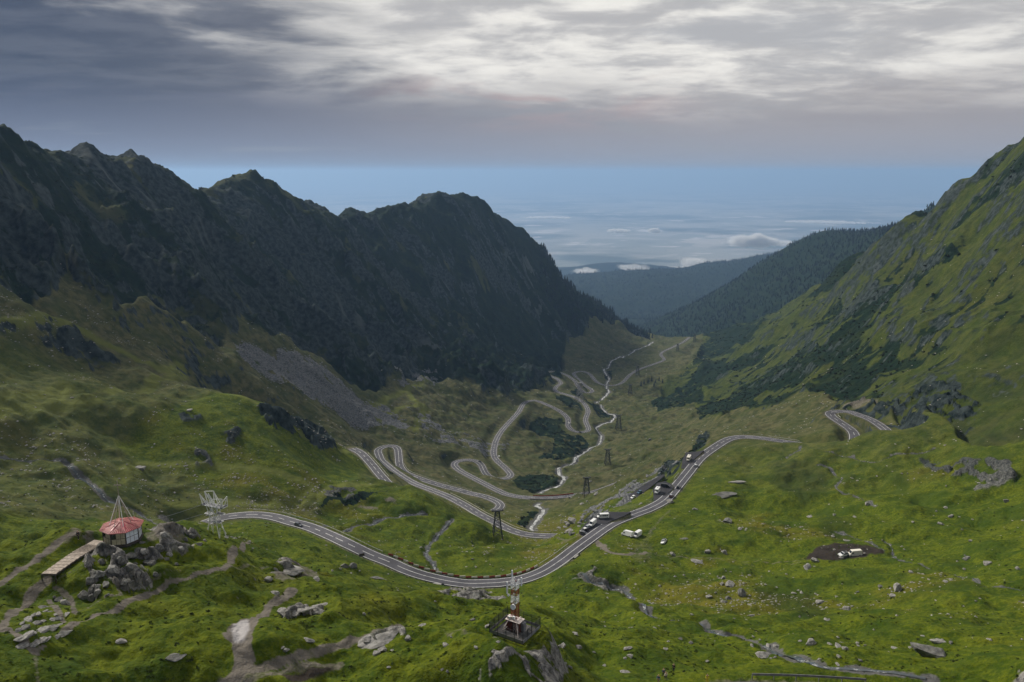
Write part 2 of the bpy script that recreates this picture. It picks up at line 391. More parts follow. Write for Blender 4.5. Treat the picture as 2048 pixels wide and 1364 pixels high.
def gidx(x, y):
    r = np.hypot(x, y); th = np.arctan2(x, y)
    return np.interp(np.log(r), LR, np.arange(NR_)), (th - TH[0]) / (TH[1] - TH[0])
def samp(Z, x, y):
    fi, fj = gidx(np.asarray(x, float), np.asarray(y, float))
    i0 = np.clip(fi.astype(int), 0, NR_ - 2); j0 = np.clip(fj.astype(int), 0, NT_ - 2)
    a = np.clip(fi - i0, 0, 1); b = np.clip(fj - j0, 0, 1)
    return (Z[i0, j0] * (1 - b) + Z[i0, j0 + 1] * b) * (1 - a) + (Z[i0 + 1, j0] * (1 - b) + Z[i0 + 1, j0 + 1] * b) * a
def hit(px, py, Z, rmin=90.0):
    """where a sight line first meets the land sheet (camera-relative x, y, z)"""
    th, s = ray(px, py)
    fj = (th - TH[0]) / (TH[1] - TH[0]); j = int(np.clip(fj, 0, NT_ - 2)); b = fj - j
    prof = Z[:, j] * (1 - b) + Z[:, j + 1] * b
    f = prof - s * RR
    i0 = int(np.searchsorted(RR, rmin))
    k = np.nonzero((f[i0:-1] < 0) & (f[i0 + 1:] >= 0))[0]
    if len(k) == 0:
        k = [len(RR) - 2 - i0]
    i = i0 + int(k[0])
    t = f[i] / (f[i] - f[i + 1] + 1e-9)
    r = RR[i] + (RR[i + 1] - RR[i]) * min(max(t, 0), 1)
    return r * math.sin(th), r * math.cos(th), s * r

# distance of every sheet vertex to a polyline (within reach) and the height of its nearest point
def line_field(P, reach):
    Dm = np.full((NR_, NT_), 1e9, np.float32); Zn = np.zeros((NR_, NT_), np.float32)
    dth = TH[1] - TH[0]
    for p in P:
        r = math.hypot(p[0], p[1]); th = math.atan2(p[0], p[1])
        i0 = np.searchsorted(RR, r - reach); i1 = np.searchsorted(RR, r + reach) + 1
        dj = reach / r / dth + 1; fj = (th - TH[0]) / dth
        j0 = max(0, int(fj - dj)); j1 = min(NT_, int(fj + dj) + 2)
        if j1 <= j0 or i1 <= i0: continue
        d = np.hypot(XX[i0:i1, j0:j1] - p[0], YY[i0:i1, j0:j1] - p[1])
        m = d < Dm[i0:i1, j0:j1]
        Dm[i0:i1, j0:j1][m] = d[m]; Zn[i0:i1, j0:j1][m] = p[2]
    return Dm, Zn
def poly_mask(pts, soft=0.0, Z=None):
    """inside mask of a patch of land whose outline was sighted"""
    Q = [hit(p[0], p[1], Z0 if Z is None else Z) for p in pts]
    qx = np.array([math.atan2(q[0], q[1]) for q in Q]); qy = np.array([math.log(math.hypot(q[0], q[1])) for q in Q])
    i_lo = max(0, np.searchsorted(LR, qy.min() - 0.08)); i_hi = min(NR_, np.searchsorted(LR, qy.max() + 0.08))
    xs = TH[None, :] + 0.02 * soft * WN1[i_lo:i_hi]; ys = LR[i_lo:i_hi, None] + 0.03 * soft * WN2[i_lo:i_hi]; sub = np.zeros(xs.shape, bool)
    ins = np.zeros((NR_, NT_), np.float32)
    n = len(qx)
    for a in range(n):
        b = (a + 1) % n
        c = (qy[a] > ys) != (qy[b] > ys)
        xi = (qx[b] - qx[a]) * (ys - qy[a]) / (qy[b] - qy[a] + 1e-12) + qx[a]
        sub ^= c & (xs < xi)
    ins[i_lo:i_hi] = sub
    return ins
WN1 = fbm(XX / (RG * 0.035), YY / (RG * 0.035), 4, 91)
WN2 = fbm(XX / (RG * 0.035), YY / (RG * 0.035), 4, 93)

def poly_tl(pts, soft=1.0):
    """inside mask of a patch given by surveyed points (azimuth, ln distance, _)"""
    qx = np.array([p[0] for p in pts]); qy = np.array([p[1] for p in pts])
    X = TH[None, :] + 0.02 * soft * WN1; Y = LR[:, None] + 0.03 * soft * WN2
    ins = np.zeros((NR_, NT_), bool); n = len(qx)
    for a in range(n):
        b = (a + 1) % n
        c = (qy[a] > Y) != (qy[b] > Y)
        xi = (qx[b] - qx[a]) * (Y - qy[a]) / (qy[b] - qy[a] + 1e-12) + qx[a]
        ins ^= c & (X < xi)
    return ins.astype(np.float32)
# --- large regions of the land
m_left = poly_tl([S(-900,560,520), S(-300,570,560), S(0,600,625), S(150,620,680), S(300,655,725), S(400,700,750), S(470,715,775), S(520,690,860), S(600,690,930), S(700,745,960), S(780,770,1020), S(880,770,1120), S(960,790,1180), S(1060,765,1420), S(1090,735,1600), S(1085,690,1900), S(1110,655,2150), S(1160,640,2350), S(1225,650,2500), S(1300,670,2600), Sa(9,3000,0), Sa(2,3400,0), Sa(-45,3400,0), Sa(-45,560,0)], 2.4)
m_right = poly_tl([S(2500,900,420), S(2048,880,485), S(1900,850,530), S(1800,800,600), S(1700,790,650), S(1600,815,800), S(1500,835,950), S(1400,830,1150), S(1330,815,1500), S(1320,770,1700), S(1370,720,2000), S(1400,695,2350), S(1400,672,2640), Sa(12,3200,0), Sa(25,3200,0), Sa(45,3200,0), Sa(45,450,0)], 2.0)
m_far = sstep(2700, 3100, RG)
m_left = blur(m_left, 5); m_right = blur(m_right, 5)
m_near = 1 - sstep(150, 190, RG)                                  # the ridge right under the camera
m_scree = poly_tl([S(480,705,790), S(520,690,830), S(600,720,880), S(680,755,900), S(760,800,920), S(800,830,900), S(830,880,850), S(790,875,830), S(700,850,815), S(640,825,800), S(560,785,770), S(500,760,760)], 1.0)
m_scree = blur(m_scree, 10)
m_scree2 = np.maximum(poly_tl([S(800,840,930), S(900,860,900), S(1000,870,950), S(960,900,860), S(860,900,820)], 1.5),
           np.maximum(poly_tl([S(760,720,1050), S(840,700,1200), S(900,745,1200), S(860,800,1050), S(780,770,1000)], 1.5),
                      poly_tl([S(1130,1040,470), S(1250,960,570), S(1330,935,600), S(1345,955,540), S(1260,1010,470), S(1160,1062,430)], 1.0)))
m_scree2 = np.maximum(m_scree2, poly_tl([S(590,770,790), S(660,760,870), S(760,840,870), S(730,870,830), S(650,820,800)], 1))
m_bowl = poly_tl([S(-500,640,480), S(0,600,620), S(300,650,720), S(480,720,770), S(600,790,780), S(720,880,640), S(640,1000,430), S(400,1040,370), S(0,1050,330), S(-500,1000,330)], 0.6)
m_bowl = blur(m_bowl, 6)
m_dome = blur(poly_tl([S(230,880,470), S(330,832,505), S(400,803,535), S(470,786,575), S(560,815,600), S(650,866,610), S(730,915,590), S(700,960,500), S(640,990,450), S(470,1010,425), S(330,960,445), S(260,915,455)], .6), 6)

# --- how far every place is from a road
D_road = np.full((NR_, NT_), 1e9, np.float32)
CELL = np.gradient(RR)[:, None].astype(np.float32)
ROAD_F = {k: line_field(P, 48.0) for k, P in ROAD_XYZ.items()}
for k in ROAD_F: D_road = np.minimum(D_road, ROAD_F[k][0])
calm = 0.12 + 0.88 * sstep(8, 46, D_road)
# --- relief
ax = XX * 0.92 - YY * 0.38; ay = XX * 0.38 + YY * 0.92            # across / along the left mountain
wx = 40 * fbm(XX / 170, YY / 170, 3, 5); wy = 40 * fbm(XX / 170, YY / 170, 3, 6)
rib = ridged((ay + 2.2 * wx) / 230, (ax + 2.2 * wy) / 520, 4, 11)
crag = ridged((XX + wx * .5) / 62, (YY + wy * .5) / 62, 5, 23)
crag2 = ridged((XX + wx * .3) / 24, (YY + wy * .3) / 24, 4, 29)
fine = fbm(XX / 14, YY / 14, 4, 37)
rock_gate = 1 - 0.35 * sstep(1500, 2000, RG)
Zt = Z0.copy()
crest = 1 - 0.55 * sstep(-0.075, -0.02, Z0 / RG) # calmer near the skyline ridge
Zt += m_left * ((rib - 0.42) * 62 * crest + (crag - 0.36) * 30 * rock_gate * crest + (crag2 - 0.38) * 13 * rock_gate * crest + fine * 4 * rock_gate + (ridged(ay / 42, ax / 120, 4, 61) - .4) * 15 * crest)
ribR = ridged((XX + wx) / 95, (YY + wy * 2) / 330, 4, 71)
cragR = ridged(XX / 48, YY / 60, 5, 77)
upR = sstep(-330, 40, Z0)                                          # higher = rockier
Zt += m_right * ((ribR - 0.42) * 30 + (cragR - 0.38) * (5 + 9 * upR) + fine * 2.2)
gentle = (1 - m_left) * (1 - m_right) * (1 - m_far)
grel = gentle * calm * (1 - 0.65 * m_dome)
farG = sstep(500, 1100, RG)
Zt += grel * ((1 - m_near) * fbm(XX / 42, YY / 42, 4, 41) * (6.0 + 4.5 * farG) + fbm(XX / 14, YY / 14, 4, 43) * (2.4 + 1.2 * farG) + fbm(XX / 4.5, YY / 4.5, 3, 47) * 0.7)
Zt += grel * m_bowl * ((ridged(XX / 40, YY / 55, 4, 53) - 0.4) * 6)
Zt += m_near * (fbm(XX / 17, YY / 17, 3, 49) * 3.4 + fbm(XX / 5.5, YY / 5.5, 3, 55) * 0.8 + fbm(XX / 1.4, YY / 1.4, 3, 57) * 0.22)
Zt += m_far * ((ridged(XX / 900, YY / 900, 5, 83) - 0.4) * 70 * (1 - sstep(9500, 13500, RG)) + fbm(XX / 140, YY / 140, 3, 87) * 12)

# --- outcrops on the near ridge and elsewhere: (outline, height, grain)
OUTCROPS = [
 ([(150,1130),(190,1090),(250,1075),(320,1062),(380,1068),(420,1085),(395,1115),(330,1130),(300,1165),(250,1180),(190,1165)], 1.9, 3.2),
 ([(150,1190),(200,1165),(230,1185),(190,1205)], 1.8, 3.5),
 ([(720,1272),(755,1255),(800,1262),(812,1285),(780,1295),(735,1290)], 0.9, 4.0),
 ([(560,1225),(600,1203),(650,1215),(640,1245),(590,1238)], 1.4, 4.0),
 ([(540,1145),(575,1130),(615,1138),(600,1150),(560,1156)], 1.0, 4.0),
 ([(960,1300),(1000,1285),(1090,1285),(1125,1305),(1110,1364),(960,1364)], 0.5, 2.6),
 ([(360,840),(395,832),(425,842),(410,856),(375,855)], 4, 10), ([(450,870),(490,862),(500,880),(470,890)], 4, 10), ([(390,920),(430,910),(440,930),(410,945)], 4, 10),
 ([(520,822),(560,825),(640,868),(690,905),(660,905),(600,875),(540,850)], 8, 14),
 ([(640,968),(700,985),(690,1000),(640,985)], 2, 6),
 ([(1640,830),(1720,800),(1800,780),(1900,760),(1990,770),(1960,830),(1850,830),(1790,850),(1740,835)], 3.5, 8),
 ([(1840,925),(1990,920),(2040,950),(1980,965),(1880,955)], 3, 9),
 ([(1310,955),(1330,928),(1352,945),(1340,962)], 4, 6),
 ([(1385,890),(1420,868),(1440,875),(1400,905)], 3, 6),
 ([(850,1185),(960,1180),(1010,1200),(960,1215),(880,1205)], 2.2, 6),
 ([(1120,1165),(1180,1140),(1230,1155),(1260,1180),(1200,1170)], 1.5, 5),
 ([(100,660),(190,690),(240,715),(190,735),(110,700)], 8, 16),
]
rock = np.zeros((NR_, NT_))
for outl, hgt, gr in OUTCROPS:
    m = blur(poly_mask(outl, 1.0), 3)
    q = win(m)
    k = ridged(XX[q] / gr, YY[q] / gr, 4, 131)
    kk = sstep(0.25, 0.62, k)
    Zt[q] += m[q] * (kk - 0.25) * hgt
    rock[q] = np.maximum(rock[q], m[q] * sstep(0.22, 0.5, k + 0.12 * fbm(XX[q] / (gr * .3), YY[q] / (gr * .3), 3, 133)))

# --- cut the roads into the land
for k in ROAD_XYZ:
    d, zn = ROAD_F[k]
    half = 4.4 + 0.6 * CELL
    w = 1 - sstep(half, half + 9 + 0.6 * CELL, d)
    Zt = Zt * (1 - w) + (zn - 0.25) * w
PADS = []
for (px, py, rad, fall) in ((1030, 1264, 4.6, 4.0), (247, 1082, 4.2, 3.0), (432, 1068, 2.5, 4)):
    q = hit(px, py, Z0); d = np.hypot(XX - q[0], YY - q[1]); w = 1 - sstep(rad, rad + fall, d)
    Zt = Zt * (1 - w) + q[2] * w; PADS.append(q); rock *= 1 - 0.8 * (1 - sstep(rad, rad + 2, d))
q0 = np.array(hit(97, 1151, Z0)); qp = np.array(PADS[1]); q1 = qp + np.array((-3.2, -1.1, .25))
qm = q0 * .42 + q1 * .58 + np.array((-.5, .7, 0.1))
STAIR = cat_rom([q0, qm, q1], 0.1)
d, zn = line_field(STAIR[::4], 6.0)
w = 1 - sstep(1.6, 4.5, d); q = win(d < 1e8)
Zt[q] = Zt[q] * (1 - w[q]) + np.minimum(Zt[q], zn[q] - .35) * w[q]
# lay-bys beside the main road: levelled gravelled asphalt
LAYBYS = {
 'lower': ([(1163,1072),(1158,1062),(1172,1046),(1195,1032),(1215,1024),(1262,1024),(1248,1032),(1222,1042),(1200,1055),(1180,1070)], -181.5),
 'middle': ([(1308,1006),(1306,978),(1314,966),(1330,962),(1342,968),(1347,975),(1332,992)], -186.5),
 'upper': ([(1362,938),(1365,920),(1372,905),(1392,903),(1408,901),(1390,917),(1375,934)], -189.5),
 'strip': ([(1260,999),(1258,990),(1290,968),(1326,948),(1330,951),(1300,975),(1272,996)], -200.0),
}
def at_z(px, py, z):
    th, s = ray(px, py); r = z / s
    return np.array((r * math.sin(th), r * math.cos(th), z))
LAY_XYZ = {k: [at_z(p[0], p[1], z) for p in pts] for k, (pts, z) in LAYBYS.items()}
m_lay = np.zeros((NR_, NT_))
for k, Q in LAY_XYZ.items():
    z = Q[0][2]
    m = poly_tl([(math.atan2(q[0], q[1]), math.log(math.hypot(q[0], q[1])), 0) for q in Q], 0)
    m = np.clip(blur(m, 4) * 2.2, 0, 1)
    Zt = Zt * (1 - m) + (z - 0.25) * m
    m_lay = np.maximum(m_lay, m)

# --- streams: traced on the land, cut into it
STREAMS = {
 'river': ([(1306,683),(1300,687),(1290,692),(1265,703),(1245,714),(1222,722),(1208,738),(1213,748),(1218,757),(1213,766),(1214,775),(1217,783),(1205,795),(1192,803),(1203,812),(1218,825),(1230,830),(1222,842),(1192,852),(1203,868),(1200,880),(1180,893),(1160,908),(1150,918),(1125,930),(1117,940),(1128,955),(1120,965),(1095,975),(1078,985)], 2.2, 3.0),
 'lower_river': ([(1080,1004),(1074,1009),(1086,1016),(1082,1030),(1066,1045),(1062,1052),(1070,1060)], 2.2, 2.0),
 'meadow_brook': ([(905,1035),(885,1055),(870,1075),(856,1093),(853,1105),(868,1125),(880,1143),(888,1150)], 0.8, 1.4),
 'hill_brook': ([(650,1052),(700,1052),(740,1047),(760,1037),(800,1030),(850,1023)], 0.8, 1.6),
 'cascade': ([(138,922),(150,935),(165,950),(185,965),(210,990),(230,1000),(255,1010),(290,1030),(318,1044)], 1.1, 2.2),
 'road_brook': ([(1158,1142),(1180,1160),(1220,1172),(1260,1190),(1290,1215),(1340,1235),(1400,1240),(1430,1258),(1480,1270),(1530,1282),(1580,1300),(1640,1322),(1720,1333),(1800,1343),(1850,1356)], 1.0, 1.5),
 'runnel': ([(1632,928),(1660,935),(1685,955),(1672,970),(1685,985),(1705,987),(1730,1000),(1752,1010)], 0.3, 0.8),
 'upper_runnel': ([(1602,892),(1598,900),(1586,906),(1574,914)], 0.3, 0.6),
 'right_runnel': ([(1770,1080),(1785,1095),(1790,1112),(1850,1130),(1900,1145),(1960,1165),(2048,1180)], 0.25, 0.9),
 'ridge_runnel': ([(1650,900),(1700,912),(1740,922),(1800,905),(1870,895)], 0.28, 0.9),
 'bowl_runnel': ([(0,912),(60,920),(100,918),(138,922)], 0.4, 0.9),
 'track_runnel': ([(1668,1060),(1700,1070),(1740,1082),(1770,1100)], 0.25, 0.7),
}
STREAM_XY = {}
m_wet = np.zeros((NR_, NT_))
for k, (pts, wd, dep) in STREAMS.items():
    P = np.array([hit(p[0], p[1], Zt) for p in pts])
    # keep the bed running downhill in plan without jumps
    C_ = cat_rom(P, 1.5 if np.hypot(P[0, 0], P[0, 1]) < 600 else 4.0)
    C_[:, 0] += wd * 1.2 * fbm(C_[:, 1] / 23, C_[:, 0] / 23, 3, 7)
    STREAM_XY[k] = C_
    d, _ = line_field(C_, wd * 5 + 14)
    far = 0.4 * CELL
    cut = 1 - sstep(wd * 0.6, wd * 2.6 + 1.5 + far, d)
    cut *= sstep(6, 13, D_road)
    Zt -= cut * dep
    m_wet = np.maximum(m_wet, (1 - sstep(wd * 0.9, wd * 2.4 + far, d + 1.2 * fbm(XX / 4, YY / 4, 3, 9))))
Zf = Zt

# --- ground masks
gr_r = np.gradient(Zf, axis=0) / CELL
gr_t = np.gradient(Zf, axis=1) / (RG * (TH[1] - TH[0]))
slope = np.sqrt(gr_r ** 2 + gr_t ** 2)
nA = fbm(XX / 55, YY / 55, 5, 201); nB = fbm(XX / 11, YY / 11, 4, 203); nC = fbm(XX / 3.2, YY / 3.2, 3, 207)
strA = fbm(ay / 26, ax / 150, 5, 211); strR = fbm((XX + wx) / 34, (YY + wy) / 210, 5, 213)
rock = np.maximum(rock, m_left * sstep(-0.02, 0.34, strA + 0.8 * fbm(XX / 130, YY / 130, 3, 231) + 0.3 * nB + 0.45 * (crag2 - .4) + 0.35 * (slope - 0.85) - 0.30 * sstep(1450, 1900, RG)))
rock = np.maximum(rock, m_right * 0.62 * sstep(0.24, 0.62, 0.55 * strR + 0.5 * nB + 0.3 * nC + 0.5 * (cragR - .45) + 0.5 * (slope - .85) + 0.22 * upR))
rock = np.maximum(rock, gentle * sstep(1.15, 1.7, slope + 0.3 * nB) * sstep(3, 12, D_road))
scree = np.clip(np.maximum(m_scree * sstep(-0.30, 0.30, nB * .8 + nC * .5 + .35 * nA + .55 * (m_scree - .6) + .1), m_scree2 * sstep(-0.05, 0.4, nB + 0.5 * nC)), 0, 1)
band = sstep(0.02, 0.24, fbm((XX + wx) / 60, (YY + wy) / 260, 4, 221) + 0.15 * nB + 0.10 * sstep(900, 1500, RG) - 0.08 * upR)
shrub = m_right * np.maximum(band, 0.85 * sstep(0.16, 0.40, nB + 0.35 * nA + 0.25 * strR)) * sstep(560, 700, RG)
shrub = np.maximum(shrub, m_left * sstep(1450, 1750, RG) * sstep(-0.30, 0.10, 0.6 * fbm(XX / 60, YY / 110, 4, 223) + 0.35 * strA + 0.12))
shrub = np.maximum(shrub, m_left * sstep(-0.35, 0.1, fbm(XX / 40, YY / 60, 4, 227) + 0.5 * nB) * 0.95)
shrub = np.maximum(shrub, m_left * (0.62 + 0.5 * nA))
SHRUB_PATCHES = [[(960,740),(1020,715),(1085,712),(1098,735),(1075,765),(1030,778),(975,768)],
 [(1030,850),(1070,832),(1115,826),(1100,850),(1125,865),(1150,880),(1165,895),(1140,910),(1110,915),(1065,915),(1085,895),(1090,872),(1050,862)],
 [(1092,790),(1125,784),(1165,800),(1180,812),(1150,820),(1110,800)], [(1170,812),(1190,808),(1215,832),(1195,842),(1180,825)], [(1125,778),(1140,772),(1158,780),(1140,788)], [(1204,745),(1216,745),(1216,762),(1205,760)],
 [(1300,800),(1340,775),(1400,755),(1440,760),(1400,790),(1350,815),(1310,822)], [(1380,815),(1460,785),(1540,745),(1600,700),(1640,705),(1560,770),(1480,815),(1400,842)],
 [(1365,712),(1400,690),(1450,668),(1500,655),(1540,640),(1480,688),(1420,708)], [(1800,560),(1860,530),(1930,510),(1920,530),(1840,570)], [(1700,625),(1780,610),(1760,635),(1710,645)], [(1600,660),(1680,610),(1700,615),(1620,672)],
 [(640,1010),(700,985),(760,980),(700,1000)], [(1010,955),(1050,948),(1090,950),(1100,975),(1050,985),(1020,970)], [(1080,1025),(1050,1040),(1040,1052),(1020,1045),(1050,1025)],
 [(1400,905),(1440,868),(1390,885),(1340,925)], [(690,870),(735,905),(770,960),(740,945),(705,905)]]
for pl in SHRUB_PATCHES:
    shrub = np.maximum(shrub, poly_mask(pl, 1.2, Zf) * sstep(-0.55, 0.0, nB + 0.5 * nC + .15))
shrub *= sstep(5, 11, D_road) * (1 - m_near)
shrub = np.maximum(shrub, m_far * (1 - sstep(12000, 14000, RG)))
dirt = np.zeros((NR_, NT_))
PATHS = [ # (sighted line, half width m, strength)
 ([(440,1385),(475,1345),(488,1315),(484,1290),(492,1262),(510,1238),(535,1215),(560,1198),(582,1180)], 1.25, 1), ([(470,1275),(478,1255),(490,1240)], 1.5, .9), ([(490,1340),(560,1325),(640,1300),(700,1282),(750,1262),(800,1250)], 0.9, .75),
 ([(440,1364),(520,1350),(600,1335),(680,1330)], 0.8, .6),
 ([(0,1262),(30,1222),(62,1190),(95,1160)], 0.9, .9), ([(0,1248),(20,1262),(50,1285),(70,1305)], 0.6, .9), ([(70,1305),(76,1364)], .35, .5), ([(70,1305),(88,1292)], .4, .8), ([(128,1245),(105,1212),(98,1200)], .5, .8),
 ([(130,1260),(185,1235),(240,1213),(280,1195),(330,1172),(380,1155),(430,1138),(460,1125),(485,1100),(497,1086)], 0.7, .9), ([(430,1140),(480,1138),(530,1135),(600,1145)], .5, .5),
 ([(0,1170),(40,1138),(70,1122),(100,1098),(125,1078),(150,1066)], 0.85, .9), ([(100,1165),(140,1145),(200,1120)], .4, .5), ([(110,1175),(140,1200),(150,1225)], .5, .7), ([(190,1160),(250,1155),(320,1150),(360,1140)], .4, .5), ([(150,1225),(200,1200),(240,1190),(235,1170),(228,1155)], .35, .6),
 ([(1193,1082),(1200,1090),(1212,1100),(1230,1107),(1255,1109),(1290,1105)], 1.6, .9), ([(1300,1064),(1312,1050),(1325,1035),(1340,1020)], 1.2, .45), ([(1285,1090),(1300,1066)], 2.2, .35),
 ([(1310,1108),(1350,1114),(1420,1116),(1490,1124),(1560,1125),(1600,1120),(1630,1112)], 0.6, .55), ([(1310,1112),(1350,1118),(1420,1120),(1490,1128),(1560,1129),(1600,1124)], 0.35, .5),
 ([(1180,1060),(1120,1078),(1060,1085)], 1.0, .5), ([(330,1045),(420,1045)], 1.2, .4),
]
PATH_W = []
for ln, hw, st in PATHS:
    hw *= 0.8
    C_ = cat_rom([hit(p[0], p[1], Zf) for p in ln], 0.6)
    d, _ = line_field(C_, hw * 2 + 3)
    q = win(d < 1e8)
    dirt[q] = np.maximum(dirt[q], st * (1 - sstep(hw * 0.75, hw * 1.35, d[q] + hw * 0.5 * nC[q] + .35 * hw * nB[q])))
m = poly_mask([(470,1285),(466,1262),(478,1243),(500,1238),(502,1258),(492,1280)], 0.3, Zf); pale = blur(m, 1)
dirt = np.maximum(dirt, pale)
bare = [([(690,1008),(740,1000),(790,1010),(800,1025),(775,1030),(760,1015),(720,1018)], .8), ([(560,1130),(610,1132),(640,1150),(590,1160),(550,1160)], .6), ([(960,1272),(930,1255),(870,1262),(900,1280)], .55), ([(1255,1112),(1270,1080),(1300,1075),(1310,1100),(1290,1130)], .35), ([(100,1075),(140,1055),(175,1058),(160,1075),(120,1090)], .6), ([(170,1085),(215,1060),(205,1090),(170,1105)], .6), ([(290,1062),(350,1066),(400,1080),(360,1090),(300,1085)], .6), ([(1640,838),(1700,800),(1760,800),(1740,830),(1690,818)], .6), ([(1110,1075),(1165,1068),(1150,1085),(1100,1100)], .45), ([(1180,1060),(1250,1028),(1320,1000),(1305,990),(1240,1015),(1160,1058)], .35)]
for pl, st in bare:
    dirt = np.maximum(dirt, st * blur(poly_mask(pl, 1.0, Zf), 2) * sstep(-0.4, 0.1, nB + .6 * nC + .1))
# road verges: trodden gravel
dirt = np.maximum(dirt, 0.55 * (1 - sstep(4.0, 5.6 + 0.3 * CELL, D_road + 0.8 * nC)))
mud = blur(poly_mask([(1605,1122),(1625,1102),(1650,1092),(1690,1089),(1740,1093),(1775,1104),(1760,1112),(1735,1108),(1725,1117),(1690,1120),(1650,1122)], 0.5, Zf), 2)
mud = np.maximum(mud, 0.85 * blur(poly_mask([(585,1364),(560,1350),(620,1335),(700,1318),(640,1345),(600,1364)], 0.5, Zf), 2))
# trodden bright-grass tracks of the old road on the left slope
lush = np.zeros((NR_, NT_))
for ln in [[(900,690),(902,710),(890,738),(850,758),(815,778),(770,800),(755,820),(752,845)], [(815,778),(830,800),(850,815),(835,845),(830,860)], [(770,800),(730,815),(690,825)], [(850,815),(790,825),(775,845)], [(0,648),(60,638),(100,632)], [(100,632),(170,665),(230,695),(330,740),(360,730),(360,750),(300,775),(220,785)], [(0,830),(100,815),(190,800)], [(100,815),(130,770),(0,800)], [(470,790),(560,820),(640,870),(740,930)], [(340,1005),(420,1010),(560,1005),(640,985),(740,968)], [(640,985),(600,960),(480,935),(300,930),(240,960)]]:
    C_ = cat_rom([hit(p[0], p[1], Zf) for p in ln], 2.5)
    d, _ = line_field(C_, 16)
    lush = np.maximum(lush, 1 - sstep(1.8, 5.0 + 0.5 * CELL, d + 1.5 * nC))
dry = np.clip(0.42 + 0.75 * nA + 0.35 * nB, 0, 1)
bog_dark_mask = np.zeros((NR_, NT_))
for pl in [[(1540,930),(1600,920),(1650,960),(1660,1000),(1600,1010),(1560,985)], [(1620,1030),(1700,1060),(1690,1090),(1640,1075)], [(1500,1180),(1620,1190),(1700,1230),(1600,1240)]]:
    bog_dark_mask = np.maximum(bog_dark_mask, blur(poly_mask(pl, 1.5, Zf), 8))

bog_dark_mask = np.maximum(0.6 * bog_dark_mask, m_right * (0.75 + 0.5 * nB))  # bog patches, plus a darker green over the whole right slope
streak = m_left * sstep(0.50, 0.78, ridged((ay + .6 * wx) / 34, (ax + .6 * wy) / 120, 4, 241)) * sstep(-0.1, 0.3, fbm(XX / 90, YY / 90, 3, 243) + .1)
streak = np.maximum(streak, 0.5 * m_right * sstep(0.3, 0.6, nB + .3 * nC))
def make_sheet(name, X, Y, Z, attrs, mat):
    nr, nt = X.shape
    me = bpy.data.meshes.new(name)
    v = np.empty((nr * nt, 3), np.float32)
    v[:, 0] = X.ravel(); v[:, 1] = Y.ravel(); v[:, 2] = Z.ravel() + CAMZ
    idx = np.arange(nr * nt, dtype=np.int32).reshape(nr, nt)
    q = np.stack([idx[:-1, :-1], idx[:-1, 1:], idx[1:, 1:], idx[1:, :-1]], -1).reshape(-1, 4)[:, ::-1]
    me.vertices.add(len(v)); me.vertices.foreach_set("co", v.ravel())
    me.loops.add(q.size); me.loops.foreach_set("vertex_index", np.ascontiguousarray(q).ravel())
    me.polygons.add(len(q)); me.polygons.foreach_set("loop_start", np.arange(0, q.size, 4, dtype=np.int32))
    me.polygons.foreach_set("use_smooth", np.ones(len(q), bool))
    me.update(calc_edges=True)
    for k, a in attrs.items():
        at = me.attributes.new(k, 'FLOAT', 'POINT')
        at.data.foreach_set("value", a.astype(np.float32).ravel())
    me.materials.append(mat)
    o = bpy.data.objects.new(name, me); COL.objects.link(o)
    return o

def new_mat(name):
    m = bpy.data.materials.new(name); m.use_nodes = True
    g = NT(m.node_tree)
    out = g.new('ShaderNodeOutputMaterial'); b = g.new('ShaderNodeBsdfPrincipled')
    g.l.new(b.outputs[0], out.inputs['Surface'])
    b.inputs['Specular IOR Level'].default_value = 0.25
    return m, g, b

